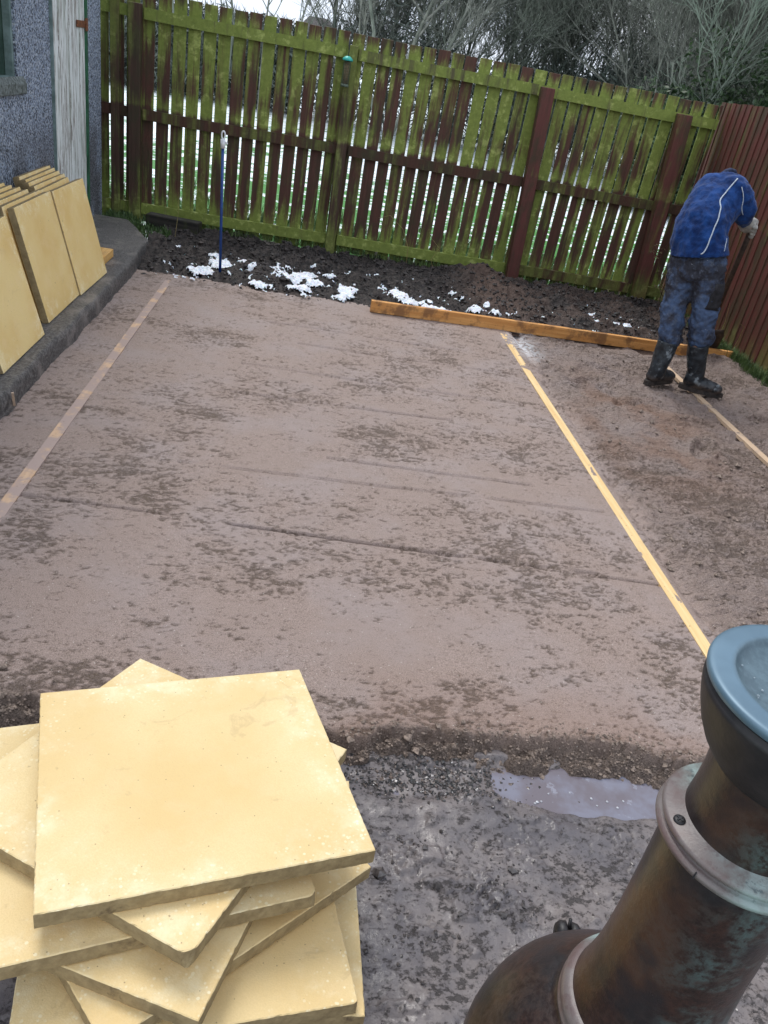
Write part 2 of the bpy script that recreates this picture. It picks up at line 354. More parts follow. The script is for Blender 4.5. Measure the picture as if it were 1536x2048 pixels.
def sand_z(X, Y):
    z = .006*(fbm(X*1.3, Y*1.3, 3, 1)-.5)*2
    ro = sand_rough(X, Y)
    z = z - ro*.0045
    for y0, sl, xa, xb in GROOVES:
        d = Y-(y0+sl*(X+1)) - .006*(fbm(X*3, X*0, 2, 40)-.5); on = sst(.28, .48, fbm(X*3.3, X*0+y0*7, 4, 52))*(X > xa)*(X < xb)
        wg = .0065 + .0025*np.clip(Y-2.7, 0, 2); z = z - .022*np.exp(-(d/wg)**2)*on
    # loose, trodden ground to the right of the middle rail
    rt = sst(1.60, 1.70, X + .06*(fbm(X*0, Y*4, 3, 8)-.5))
    z = z - .010*rt - .018*np.exp(-((X-1.68-.05*(fbm(X*0, Y*4, 3, 8)-.5))/.03)**2)*sst(1.9, 2.3, Y) + rt*(.050*(fbm(X*3.2, Y*3.8, 4, 60)-.5) + .052*(fbm(X*9, Y*13, 4, 61)-.5) + .012*(fbm(X*45, Y*50, 2, 62)-.5))
    z = z + rt*.03*np.exp(-((X-2.1)/.45)**2-((Y-4.3)/.7)**2) + rt*.035*sst(3.1, 3.5, X)
    for fx, fy, a_ in ((1.95, 4.95, .3), (2.2, 5.3, -.4), (2.15, 4.6, .6), (2.55, 4.45, .2), (2.9, 4.3, -.3), (1.8, 5.2, .5), (2.4, 4.0, 1.), (3.2, 4.7, .1)):
        u = (X-fx)*math.cos(a_)+(Y-fy)*math.sin(a_); v = -(X-fx)*math.sin(a_)+(Y-fy)*math.cos(a_)
        q = (u/.15)**2+(v/.055)**2; z = z - .034*np.exp(-q**1.5) + .018*np.exp(-(q-1.9)**2)
    # sand dragged unevenly over the rails
    z = z + .011*np.exp(-((X+.987)/.035)**4)*(fbm(X*26, Y*7, 4, 141)-.50) + .006*np.exp(-((X-1.573)/.04)**4)*(fbm(X*40, Y*12, 4, 142)-.60)
    # ragged front edge crumbling to the mud
    e = sand_edge(X, Y)
    rim = np.exp(-((Y-front_y(X)-.05)/.035)**2)
    z = z + .022*rim*(fbm(X*14, Y*14, 4, 70)-.40)
    fy_ = front_y(X) + .012*(fbm(X*30, Y*0, 3, 83)-.5)
    fall = .5*sst(fy_+.006, fy_-.020, Y) + .5*sst(fy_-.02, fy_-.095, Y)
    z = z*(1-fall) - .075*fall + e*(1-sst(front_y(X)-.06, front_y(X)-.10, Y)*.85)*(.062*(fbm(X*10, Y*15, 4, 80)-.5) + .050*(fbm(X*32, Y*40, 4, 81)-.5))
    return z - .04*sst(front_y(X)-.06, front_y(X)-.15, Y)
def mud_z(X, Y):
    z = -.055 + .022*(fbm(X*3.2, Y*4.6, 4, 90)-.5) + .012*(fbm(X*11, Y*14, 3, 91)-.5) + .005*(fbm(X*30, Y*34, 3, 92)-.5)
    k = fbm(X*15, Y*24, 5, 94, .62); z = z - .012*np.exp(-((k-.5)/.012)**2)*sst(.42, .58, fbm(X*4, Y*5, 3, 95)) + .008*sst(.56, .62, k)*sst(.5, .6, fbm(X*3, Y*4, 2, 97))
    # shallow hollow that holds the puddle
    d = ((X-1.04)/.42)**2 + ((Y-1.50)/.10)**2 + .9*(fbm(X*9, Y*9, 3, 96)-.5)
    z = z - .026*sst(1.25, .55, d)
    d2 = ((X-.42)/.22)**2 + ((Y-1.47)/.07)**2; z = z - .012*sst(1.2, .3, d2)
    # a firmer shelf just in front of the puddle
    z = z + .010*np.exp(-((Y-1.36-.02*np.sin(X*5))/.045)**2)*sst(.1, .4, X)
    bk = np.exp(-((X+.62)/.25)**2 - ((Y-.85)/.3)**2)
    return z - .05*bk
def soil_z(X, Y):
    up = sst(5.95, 6.35, Y + .12*(fbm(X*3, Y*0, 3, 101)-.5))
    z = -.02 + .07*up + .115*up*(fbm(X*3.1, Y*3.4, 4, 102)-.5)*1.6 + up*.12*(fbm(X*9, Y*10, 4, 103)-.5) + up*.035*(fbm(X*48, Y*48, 2, 104)-.5)
    z = z + .09*np.exp(-((X-1.62)/.30)**2-((Y-7.2)/.5)**2) + .05*np.exp(-((X-2.5)/.5)**2-((Y-6.9)/.3)**2)
    return z - .05*sst(7.55, 7.95, Y)

def axis(*seg):
    o = []
    for a, b, st in seg: o += list(np.arange(a, b, st))
    return np.array(o+[seg[-1][1]])

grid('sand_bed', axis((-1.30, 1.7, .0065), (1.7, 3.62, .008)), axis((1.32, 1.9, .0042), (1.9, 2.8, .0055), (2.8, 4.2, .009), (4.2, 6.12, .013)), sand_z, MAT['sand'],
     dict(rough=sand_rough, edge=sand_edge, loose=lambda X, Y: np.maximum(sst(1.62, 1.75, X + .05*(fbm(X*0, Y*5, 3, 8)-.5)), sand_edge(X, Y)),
          red=lambda X, Y: .95*sst(1.62, 1.8, X)*sst(.3, .6, fbm(X*3, Y*3, 3, 33))*np.exp(-((X-2.05)/.5)**2-((Y-4.25)/.8)**2) + .35*sst(1.95, 1.65, Y)*sst(.42, .62, fbm(X*2.2, Y*4, 3, 34)),
          cement=lambda X, Y: np.exp(-((X-1.70)/.10)**2-((Y-5.66)/.26)**2)*1.2))
grid('mud', axis((-3.0, -.9, .05), (-.9, 1.65, .0045), (1.65, 4.2, .05)), axis((-1.5, .6, .05), (.6, 1.72, .0045)), mud_z, MAT['mud'])
grid('soil_bed', axis((-1.30, 3.63, .011)), axis((5.93, 7.98, .011)), soil_z, MAT['soil'],
     dict(brown=lambda X, Y: np.clip(sst(1.3, 1.65, X + .3*(fbm(X*3, Y*3, 3, 7)-.5))*.55*sst(.25, .6, fbm(X*4, Y*4, 3, 108)) + .7*np.exp(-((X-1.62)/.28)**2-((Y-6.95)/.6)**2) + .8*sst(6.15, 6.0, Y), 0, 1)))

# field beyond and far ground, one sheet to the horizon
def field_z(X, Y):
    inside = sst(-1.2, -.9, X)*0
    r_ = np.hypot(X, Y-4)
    yard = ((X > -2.6) & (X < 3.75) & (Y < 7.7)).astype(float)
    return -.14 + .10*sst(7.7, 9.5, Y)*(1-yard) + .06*(fbm(X*.4, Y*.4, 3, 110)-.5) + .02*(fbm(X*3, Y*3, 2, 111)-.5)*(Y > 7.9)
fx = axis((-300, -60, 20), (-60, -16, 4), (-16, 16, .25), (16, 60, 4), (60, 300, 20)); fy = axis((-60, -4, 8), (-4, 7, 1), (7, 30, .25), (30, 80, 5), (80, 500, 30))
grid('ground', fx, fy, field_z, MAT['field'])

# wet path along the house
n = N('wet_path', .35, .6); P = n.pos(); a = n.noise(P, 60, 5, .7); b = n.noise(P, 4.5, 5, .6); g_ = n.noise(P, 220, 2)
c = n.mix(n.step(a, .35, .7), (.028, .026, .026), (.19, .178, .172)); c = n.mix(n.step(b, .50, .64, 0, .75), c, (.24, .215, .20)); c = n.mix(n.step(g_, .64, .72, 0, .6), c, (.35, .33, .3))
MAT['path'] = n.fin(c, n.mth('MULTIPLY_ADD', n.step(b, .4, .6), -.2, .48), n.bump(n.mth('ADD', a, n.mth('MULTIPLY', g_, .3)), .9, .014))
def path_edge(Y): return -1.262 + .016*(fbm(Y*5, Y*0, 4, 120)-.5)*2
_ys = axis((2.2, 7.35, .012))
_b = MB()
prof_n = 16
for y in _ys:
    xe = float(path_edge(np.array(y))) - (.05*max(0, (y-5.75))) - (.0 if y < 6.7 else (y-6.7)*.4)
    row = [(-1.95+(xe+1.95)*k/(prof_n-5), y, .100 + .006*(float(fbm(np.array((-1.95+(xe+1.95)*k/(prof_n-5))*7), np.array(y*7), 3, 121))-.5)) for k in range(prof_n-4)]
    j = .012*(float(fbm(np.array(y*22), np.array(.3), 2, 122))-.5)
    row += [(xe+.010+j*.4, y, .092), (xe+.016+j, y, .06), (xe+.018-j, y, .02), (xe+.024+j, y, -.06)]
    _b.v += row; _b.r += [0.]*len(row)
for i in range(len(_ys)-1):
    for k in range(prof_n-1):
        q = i*prof_n+k; _b.f.append((q, q+1, q+prof_n+1, q+prof_n))
tag(_b.build('path', MAT['path'], smooth=True), kind='structure')

# puddle
n = N('muddy_water', .03, .6); P = n.pos(); a = n.noise(P, 7, 4, .6); b = n.noise(P, 24, 5, .65)
c = n.mix(n.step(a, .4, .62), (.140, .122, .140), (.180, .180, .225)); c = n.mix(n.step(b, .60, .66, 0, .5), c, (.30, .31, .37))  # milky water; bluish sky reflection painted into its base colour in patches
MAT['water'] = n.fin(c, .04, n.bump(n.noise(P, 30, 2), .04, .004), IOR=1.33)
grid('puddle_water', axis((.2, 1.62, .03)), axis((1.33, 1.60, .03)), lambda X, Y: X*0-.0685, MAT['water'])

# little bubbles floating on the puddle are part of its surface scum
bb = MB(); rng = random.Random(4)
for (x, y, r_) in ((.965,1.463,.0045),(1.01,1.456,.004),(.975,1.44,.003),(.905,1.478,.003),(1.06,1.462,.0035),(1.035,1.437,.004),(.80,1.438,.005),(.792,1.433,.004),(.812,1.441,.0035),(.84,1.47,.003)):
    bb.lathe([(r_, 0), (r_*.92, r_*.3), (r_*.6, r_*.55), (.0002, r_*.66)], 14, Matrix.Translation((x, y, -.068)))
o = bb.build('foam', M_simple('foam', (.30,.30,.33), (.5,.51,.55), 60, .15), smooth=True); tag(o, 'small pale bubbles floating on the brown puddle', 'foam', kind='stuff')

# ------------------------------------------------------------------ crumbs, clods and gravel
def chunks(name, pts, sizes, mat, seed, label, cat, flat=.7):
    rg = np.random.default_rng(seed)
    base = np.array([(0,0,1),(.9,0,.2),(-.3,.85,.25),(-.75,-.5,.2),(.3,-.8,.15),(.55,.5,-.6),(-.5,.4,-.65),(0,-.5,-.7)])
    fc = [(0,1,2),(0,2,3),(0,3,4),(0,4,1),(1,5,2),(2,6,3),(3,7,4),(4,7,1),(1,7,5),(2,5,6),(3,6,7),(5,7,6)]
    V = []; F = []
    for i, (p_, s_) in enumerate(zip(pts, sizes)):
        t = rg.uniform(0, 6.28); M2 = np.array([[math.cos(t), -math.sin(t), 0],[math.sin(t), math.cos(t), 0],[0,0,1]])
        q = base*(1+rg.uniform(-.35, .35, (8, 3)))*s_; q[:, 2] *= flat; q[:, 0] *= rg.uniform(.8, 1.5)
        V.append(q@M2.T+np.array(p_)); F += [tuple(k+8*i for k in f_) for f_ in fc]
    me = bpy.data.meshes.new(name); me.from_pydata(np.concatenate(V).tolist(), [], F); me.update()
    return tag(link(name, me, mat, None, False), label, cat, kind='stuff')
rg = np.random.default_rng(2)
def at_z(fn, x, y): return float(fn(np.array([x]), np.array([y]))[0])
# crumbs of sand along the broken edge
pts = []; sz = []
for i in range(5200):
    x = rg.uniform(-.9, 1.6); y = float(front_y(np.array(x))) + rg.normal(-.028, .034)
    s_ = abs(rg.normal(0, .0023))+.0010
    if rg.random() < .05: s_ *= 2.6
    pts.append((x, y, at_z(sand_z, x, y)+s_*.3)); sz.append(s_)
MAT['crumb'] = M_simple('sand_crumb', (.10,.075,.06), (.31,.24,.195), 90, .8, .5, .004)
chunks('sand_crumbs', pts, sz, MAT['crumb'], 3, 'brown crumbs of sand broken off along the front edge of the bed', 'sand crumbs')
pts = []; sz = []
cc = [(rg.uniform(-.5, 1.5), rg.uniform(.75, 1.42)) for _ in range(26)]
for i in range(1700):
    if i % 3: x = rg.uniform(-.85, 1.6); y = rg.uniform(.62, 1.5)
    else: q_ = cc[rg.integers(26)]; x = q_[0]+rg.normal(0, .04); y = q_[1]+rg.normal(0, .018)
    s_ = abs(rg.normal(0, .0024))+.0010
    if rg.random() < .02: s_ *= 3.0
    pts.append((x, y, at_z(mud_z, x, y)+s_*.35)); sz.append(s_)
MAT['clod'] = M_simple('wet_clod', (.03,.026,.026), (.11,.095,.09), 60, .3, .6, .005, spec=.7)
chunks('mud_clods', pts, sz, MAT['clod'], 5, 'small wet clods scattered over the grey mud in front of the puddle', 'mud clods')
pts = []; sz = []
for i in range(800):
    x = rg.normal(.50, .13); y = 1.485 + rg.normal(0, .035); s_ = rg.uniform(.002, .0062)
    pts.append((x, y, max(at_z(mud_z, x, y), -.072)+s_*.4)); sz.append(s_)
n = N('wet_gravel', .25, .6); V = n.pos(); c = n.ramp(n.vor(V, 120, out='Color'), (.0, (.02,.022,.024)), (.55, (.06,.058,.056)), (.8, (.16,.12,.10)), (.93, (.55,.52,.5)))
MAT['gravel'] = n.fin(c, .25)
chunks('gravel', pts, sz, MAT['gravel'], 6, 'dark wet gravel chippings at the left end of the puddle', 'gravel')
pts = []; sz = []
for i in range(7000):
    x = rg.uniform(-1.2, 3.55); y = rg.uniform(6.02, 7.7); s_ = abs(rg.normal(0, .0085))+.003
    pts.append((x, y, at_z(soil_z, x, y)+s_*.3)); sz.append(s_)
MAT['soilclod'] = M_simple('soil_clod', (.010,.009,.009), (.055,.042,.038), 30, .6, .7, .02, obj=False)
chunks('soil_clods', pts, sz, MAT['soilclod'], 7, 'dark lumps of dug soil along the foot of the fence', 'soil clods', .8)
pts = []; sz = []
for i in range(700):
    x = rg.uniform(1.68, 3.5); y = rg.uniform(2.2, 5.8); s_ = abs(rg.normal(0, .006))+.003
    pts.append((x, y, at_z(sand_z, x, y)+s_*.2)); sz.append(s_)
chunks('loose_sand_lumps', pts, sz, MAT['crumb'], 8, 'loose lumps of brown sand trodden about behind the worker', 'sand lumps')
# clear stones on the mud
MAT['pale_stone'] = M_simple('pale_stone', (.42,.38,.34), (.75,.72,.68), 50, .5)

# melting snow on the soil
SNOW = [(-.80,6.22,.13,.10),(-.70,6.50,.10,.13),(-.76,6.75,.06,.05),(-.50,6.66,.08,.06),(-.44,6.45,.05,.05),(-.33,6.10,.09,.06),(-.12,6.42,.20,.16),(.03,6.60,.15,.10),(.10,6.36,.14,.09),(-.05,6.18,.12,.07),(-.22,6.62,.08,.05),(.20,6.70,.07,.07),
        (.34,6.28,.09,.17),(.42,6.42,.05,.05),(.30,6.10,.05,.05),(.62,6.42,.04,.03),(.78,6.36,.09,.12),(.92,6.28,.13,.07),(1.02,6.16,.12,.05),(.86,6.20,.08,.05),(1.2,6.17,.08,.04),(1.42,6.32,.10,.06),(1.52,6.45,.03,.07),(1.56,6.22,.06,.04),(1.33,6.16,.07,.03),(2.45,6.60,.10,.06),(2.54,6.45,.15,.08),(2.70,6.42,.13,.07),(2.84,6.36,.05,.04),(2.44,6.36,.04,.03)]
def snow_m(X, Y):
    v = X*0
    for x, y, a_, b_ in SNOW: v = np.maximum(v, 1.3-((X-x)/a_)**2-((Y-y)/b_)**2)
    return v + 2.6*(fbm(X*17, Y*17, 5, 130, .62)-.53)
MAT['snow'] = M_simple('snow', (.50,.55,.62), (.88,.91,.95), 45, .5, .7, .012, obj=False, Subsurface_Weight=.2)
o = grid('snow', axis((-1.1, 3.1, .009)), axis((6.0, 6.95, .009)), lambda X, Y: soil_z(X, Y)*.6+.4*(.05+.03*(fbm(X*3, Y*3, 2, 102)-.5)) + .030*np.sqrt(np.clip(snow_m(X, Y)-.36, 0, 1.4)) + .012*(fbm(X*40, Y*40, 3, 133)-.5) - .005, MAT['snow'], keep=lambda X, Y: snow_m(X, Y) > .34, kind='stuff')
tag(o, 'patches of melting white snow lying on the dark dug soil', 'snow')

# ------------------------------------------------------------------ timber rails in the sand
MAT['rail_l'] = M_wood('sandy_batten', (.46,.30,.19), (.58,.40,.26), (.34,.26,.235), .96, 1, .38)
MAT['rail_m'] = M_wood('new_batten', (.66,.44,.19), (.78,.57,.30), (.42,.31,.22), .4, 1, .56)
MAT['rail_m2'] = M_wood('pale_batten', (.50,.36,.24), (.62,.46,.32), (.35,.28,.24), .6, 1, .5)
def rail(p, q, wd, mat, label):
    p, q = Vector(p), Vector(q); b = MB(); l = (q-p).length; ns = 60
    for i in range(ns):
        y0, y1 = l*i/ns, l*(i+1)/ns
        if i == 0: b.add([(-wd/2, 0, -.02), (wd/2, 0, -.02), (wd/2, 0, 0), (-wd/2, 0, 0)], [(0,1,2,3)])
        k = .0025*math.sin(i*1.7)*(i % 7 == 3)
        b.add([(-wd/2, y0, 0), (wd/2, y0, 0), (wd/2, y1, 0), (-wd/2, y1, 0), (-wd/2, y0, -.02), (wd/2, y0, -.02), (wd/2, y1, -.02), (-wd/2, y1, -.02)], [(0,1,2,3), (4,5,1,0), (3,2,6,7), (5,6,2,1), (7,4,0,3), (7,6,5,4)])
    o = b.build('screed_rail', mat); o.location = p; o.rotation_euler = (-math.atan2((q-p).z, Vector((q.x-p.x, q.y-p.y)).length)*-1, 0, -math.atan2(q.x-p.x, q.y-p.y))
    return tag(o, label, 'timber rail', 'timber screed rails bedded in the sand')
rail((-.985, 2.0, .0042), (-.99, 5.93, .0042), .048, MAT['rail_l'], 'sand-dusted batten bedded in the sand beside the dark path, leftmost of three')
rail((1.585, 1.72, .0025), (1.560, 5.86, .0025), .050, MAT['rail_m'], 'bright yellow batten bedded in the sand, running up from the iron stove')
rail((2.800, 2.6, .004), (2.830, 5.72, .000), .046, MAT['rail_m2'], 'pale batten half buried in loose sand under the worker boots')

# screeding board
MAT['board'] = M_wood('orange_board', (.50,.22,.06), (.70,.36,.12), (.16,.075,.035), .75, 0, .47)
b = MB(); b.box(0, 3.06, -.018, .022, 0, .088)
o = b.build('straight_edge_board', MAT['board'], bevel=.003); o.location = (.517, 5.92, .002); o.rotation_euler = (0, .004, math.atan2(.17, 3.06))
tag(o, 'long orange timber board lying on edge between sand and dark soil', 'timber board')
b = MB(); b.box(0, .10, 0, .33, 0, .055); o = b.build('timber_offcut', M_wood('fresh_offcut', (.62,.34,.10), (.78,.48,.17), dk=.2, along=1), bevel=.003)
o.location = (-1.495, 5.64, .104); tag(o, 'short orange timber offcut poking out behind the end leaning slab', 'timber offcut')
b = MB(); b.box(-.24, .24, -.06, .06, 0, .15); o = b.build('timber_sleeper', M_wood('black_sleeper', (.012,.011,.010), (.04,.036,.03), (.05,.06,.02), .5, 0), bevel=.008)
o.location = (-1.22, 7.50, .0); o.rotation_euler = (0, 0, rad(-9)); tag(o, 'short black timber sleeper by the green fence post', 'sleeper')
b = MB(); b.beam((-1.232, 3.40, .015), (-1.222, 3.36, .095), .010, .006); o = b.build('wooden_splinter', MAT['rail_m2']); tag(o, 'small pale splinter leaning on the edge of the path', 'splinter')

# ------------------------------------------------------------------ paving slabs
def slab_mesh(seed, w=.6, h=.6, t=.037, chips=()):
    bm = bmesh.new(); n_ = 26; rg_ = random.Random(seed)
    def rim(nx, ny, inset):
        return [(-w/2+inset+(w-2*inset)*i/nx, -h/2+inset) for i in range(nx)] + [(w/2-inset, -h/2+inset+(h-2*inset)*i/ny) for i in range(ny)] + \
               [(w/2-inset-(w-2*inset)*i/nx, h/2-inset) for i in range(nx)] + [(-w/2+inset, h/2-inset-(h-2*inset)*i/ny) for i in range(ny)]
    K = 72; layers = []
    jj = [rg_.gauss(0, 1) for _ in range(4*K)]
    for li, (z, ins, am) in enumerate(((t/2, .0028, .0003), (t/2-.0018, .0006, .0007), (t*.15, .0, .0008), (-t*.2, .0006, .0008), (-t/2+.002, .0014, .0009), (-t/2, .005, .0008))):
        ring = []
        for i, (x, y) in enumerate(rim(K, K, ins)):
            q = am*(jj[i]*.6+rg_.gauss(0, 1)*.5); zz = z
            if abs(abs(x)-w/2) < .01 and abs(abs(y)-h/2) > .004: x -= math.copysign(q, x)
            elif abs(abs(y)-h/2) < .01: y -= math.copysign(q, y)
            cut = .004 if li in (0, 5) else .0025
            for cx_, cy_, cr_, cd_ in chips:
                if cx_*x > 0 and cy_*y > 0: cut = cr_*(1.0, .9, .75, .55, .4, .35)[li]*(.93+.14*rg_.random())
            s_ = abs(x)+abs(y)-(w/2+h/2-cut)
            if s_ > 0: x -= math.copysign(s_/2, x); y -= math.copysign(s_/2, y)
            ring.append(bm.verts.new((x, y, zz)))
        layers.append(ring)
    for a_, b_ in zip(layers, layers[1:]):
        for i in range(len(a_)):
            j = (i+1) % len(a_); bm.faces.new((b_[i], b_[j], a_[j], a_[i]))
    bm.faces.new(layers[0]); bm.faces.new(layers[-1][::-1])
    me = bpy.data.meshes.new('slab'); bm.to_mesh(me); bm.free(); return me
G1 = 'buff paving slabs piled crosswise'; G2 = 'buff paving slabs leaning on the house'
STACK = [
 # x, y, z(top), rot, w, h, chips, label
 (-.110, 1.178, .2735, 16.2, .612, .586, (), 'top slab of the pile, the only one with its whole face in view'),
 (-.182, 1.176, .2365, -28.2, .6, .6, ((.3,-.3,.022,.7),), 'second slab of the pile, its chipped corner pointing down below the top slab'),
 (-.215, 1.128, .1995, 17.6, .6, .6, ((.3,-.3,.016,.5),), 'slab third from the top, jutting out past the left edge of the pile'),
 (-.212, 1.092, .1625, -19.8, .6, .6, (), 'slab in the middle of the pile whose corner points at the photo bottom'),
 (-.136, 1.104, .1255, 39.5, .6, .6, (), 'diamond-turned slab with a narrow strip showing at the right under the top slab corner'),
 (-.098, 1.030, .0885, 10.9, .6, .6, ((.3,-.3,.008,.5),), 'second slab from the bottom, its broad pale corner at the lower right of the pile'),
 (-.045, 1.080, .0515, 1.0, .62, .6, (), 'bottom slab of the pile, lying straight on the wet mud'),
]
TX, TY = .006, -.088
for k, (x, y, z, r_, w_, h_, ch, lab) in enumerate(STACK):
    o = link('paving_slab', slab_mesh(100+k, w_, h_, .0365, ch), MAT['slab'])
    q = Vector((-TX, -TY, 1)).normalized().rotation_difference(Vector((0, 0, 1))).inverted()
    o.rotation_mode = 'QUATERNION'; o.rotation_quaternion = q @ Quaternion((0, 0, 1), rad(r_))
    o.location = (x, y, z-.0185)
    tag(o, lab, 'paving slab', G1, 'thing')
# leaning slabs: (y centre, x of foot, lean, twist, label)
lean_me = [slab_mesh(200+i, .6, .6, .040) for i in range(3)]
LEAN = [
 (5.215, -1.335, .150, -1, 'front slab leaning at the far end of the row, nearest the fence'),
 (5.20, -1.395, .165, 1, 'slab directly behind the far end front slab'),
 (5.30, -1.452, .165, 0, 'leaning slab third from the front at the far end of the row'),
 (5.36, -1.512, .155, 0, 'leaning slab fourth from the front at the far end, muddy top edge'),
 (5.42, -1.568, .140, 1, 'leaning slab with a dark stained top, second from the house wall at the far end'),
 (5.47, -1.622, .135, 0, 'rearmost leaning slab, against the wall below the weathered white door'),
 (4.62, -1.352, .150, 0, 'front slab leaning in the middle of the row, its side edge showing'),
 (4.60, -1.402, .152, 0, 'slab tight behind the middle front slab, its edge showing as a second strip'),
 (4.58, -1.458, .155, 0, 'leaning slab third from the front in the middle of the row'),
 (4.60, -1.512, .150, 0, 'leaning slab fourth from the front in the middle of the row'),
 (4.60, -1.568, .140, 0, 'leaning slab second from the wall in the middle of the row'),
 (4.62, -1.624, .130, 0, 'leaning slab nearest the roughcast wall in the middle of the row'),
 (3.835, -1.318, .160, 0, 'front slab leaning nearest the camera, cut off by the left edge'),
]
for k, (yc, xf, ln, tw, lab) in enumerate(LEAN):
    o = bpy.data.objects.new('paving_slab', lean_me[k % 3]); COL.objects.link(o)
    if k < 3: lean_me[k].materials.append(MAT['slab_lean'])
    a = math.asin(ln/.6)                       # lean from vertical
    up = Vector((-math.sin(a), 0, math.cos(a))); nrm = Vector((math.cos(a), 0, math.sin(a))); sy = nrm.cross(up)*-1
    sy = up.cross(nrm)
    Mx = Matrix((sy, up, nrm)).transposed().to_4x4()
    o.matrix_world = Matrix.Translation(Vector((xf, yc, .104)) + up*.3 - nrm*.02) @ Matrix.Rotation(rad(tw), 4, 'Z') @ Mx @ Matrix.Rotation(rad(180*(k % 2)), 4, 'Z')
    tag(o, lab, 'paving slab', G2, 'thing')

# ------------------------------------------------------------------ house wall
n = N('roughcast', .8, .3); P = n.pos(); a = n.noise(P, 70, 3, .8); v = n.vor(P, 105, out='Color'); l = n.noise(n.map(P, (1, 1, .6)), 3.0, 4, .6); Z = n.sep(P)[2]
c = n.mix(n.step(a, .36, .62), (.10, .115, .145), (.42, .50, .64)); c = n.mix(n.step(v, .62, .75, 0, .8), c, (.030, .032, .036)); c = n.mix(n.step(v, .30, .22, 0, .55), c, (.66, .70, .76))
dk = n.mth('MULTIPLY', n.step(l, .35, .62), n.step(Z, 1.05, .55, 0, .75)); c = n.mix(dk, c, n.mix(n.step(a, .4, .6), (.022, .020, .020), (.13, .115, .11)))
MAT['roughcast'] = n.fin(c, .8, n.bump(n.mth('ADD', a, v), .8, .012))
MAT['sill'] = M_simple('concrete_sill', (.05,.06,.05), (.20,.23,.23), 50, .8, .6, .01, obj=False)
n = N('window_glass', .06, .6); P = n.pos(); a = n.noise(n.map(P, (1, 6, 1.2)), 1.6, 4, .6)
MAT['glass'] = n.fin(n.mix(n.step(a, .35, .7), (.012, .030, .022), (.05, .10, .065)), .12)
MAT['frame'] = M_simple('grey_frame', (.10,.15,.14), (.22,.30,.30), 12, .5)
n = N('flaking_paint', .7, .3); P = n.pos(); a = n.noise(n.map(P, (1, 26, 1.6)), 1, 5, .65, .3); b_ = n.noise(n.map(P, (1, 60, 7)), 1, 5, .7)
c = n.mix(n.step(a, .48, .56), (.68, .72, .70), (.27, .245, .22)); c = n.mix(n.step(b_, .46, .56, 0, .8), c, (.82, .85, .84)); c = n.mix(n.step(n.noise(n.map(P, (1, 9, 1)), 1, 3), .55, .7, 0, .45), c, (.13, .17, .10))
MAT['flaking'] = n.fin(c, .7, n.bump(n.mth('ADD', a, b_), .6, .006))
MAT['green_paint'] = M_simple('green_paint', (.01,.06,.03), (.03,.16,.08), 14, .45)
MAT['rust'] = M_simple('rust', (.10,.03,.012), (.26,.10,.04), 60, .7)
hs = empty('house', (-1.87, 5.5, 0), 'grey roughcast house wall with a window and a flaking white door', 'house')
hs_inv = Matrix.Translation((1.87, -5.5, 0))
def hpart(b, name, mat, par=hs, **k):
    b.v = [(p[0]+1.87, p[1]-5.5, p[2]) for p in b.v]; return b.build(name, mat, par, **k)
XW = -1.87
b = MB()      # wall with real openings, outer face at XW
b.box(-6.5, XW, 1.0, 4.2, -.14, 2.6); b.box(-6.5, XW, 4.2, 5.58, -.14, 1.17); b.box(-6.5, XW, 4.2, 5.58, 2.25, 2.6)
b.box(-6.5, XW, 5.58, 6.24, -.14, 2.6); b.box(-6.5, XW-.10, 6.24, 7.10, -.14, 2.6); b.box(XW-.10, XW, 6.24, 7.10, 2.15, 2.6); b.box(-6.5, XW, 7.10, 7.58, -.14, 2.6)
b.box(-6.5, XW-.12, 4.2, 5.58, 1.17, 2.25)
wl = hpart(b, 'wall', MAT['roughcast'])
b = MB(); b.box(-6.7, XW+.28, .8, 7.75, 2.6, 2.68); b.add([(-6.7,.8,2.683),(XW+.28,.8,2.683),(XW+.28,7.75,2.683),(-6.7,7.75,2.683),(-4.2,.8,4.0),(-4.2,7.75,4.0)], [(0,3,5,4),(1,4,5,2),(0,4,1),(3,2,5)])
hpart(b, 'roof', M_simple('roof_tiles', (.05,.04,.038), (.10,.085,.08), 8, .7))
b = MB(); b.box(XW-.118, XW-.06, 4.2, 5.58, 1.17, 2.25); win = hpart(b, 'window', MAT['glass'])
b = MB(); b.box(XW-.058, XW-.015, 5.545, 5.578, 1.172, 2.248); b.box(XW-.058, XW-.015, 4.202, 4.26, 1.172, 2.248); b.box(XW-.058, XW-.015, 4.26, 5.545, 1.172, 1.195); b.box(XW-.058, XW-.015, 4.26, 5.545, 2.19, 2.248); b.box(XW-.058, XW-.02, 4.86, 4.91, 1.195, 2.19)
hpart(b, 'frame', MAT['frame'], win)
b = MB(); b.add([(XW+.001,4.1,1.10),(XW+.022,4.1,1.10),(XW+.022,4.1,1.16),(XW+.001,4.1,1.20),(XW+.001,5.68,1.10),(XW+.022,5.68,1.10),(XW+.022,5.68,1.16),(XW+.001,5.68,1.20)], [(0,1,2,3),(7,6,5,4),(1,5,6,2),(2,6,7,3),(0,4,5,1),(3,7,4,0)])
hpart(b, 'sill', MAT['sill'], win, bevel=.006)
b = MB()
for i in range(6):
    y0 = 6.255+.131*i; b.box(XW-.098, XW+.012+(.004 if i % 2 else 0), y0, y0+.128, .11, 2.14)
dr = hpart(b, 'door', MAT['flaking'], bevel=.003)
b = MB(); b.box(XW-.09, XW+.024, 7.045, 7.099, .10, 2.149); hpart(b, 'door_frame', MAT['green_paint'], dr)
b = MB(); b.box(XW-.09, XW+.020, 6.2405, 6.254, .10, 2.149); hpart(b, 'door_edge', MAT['frame'], dr)
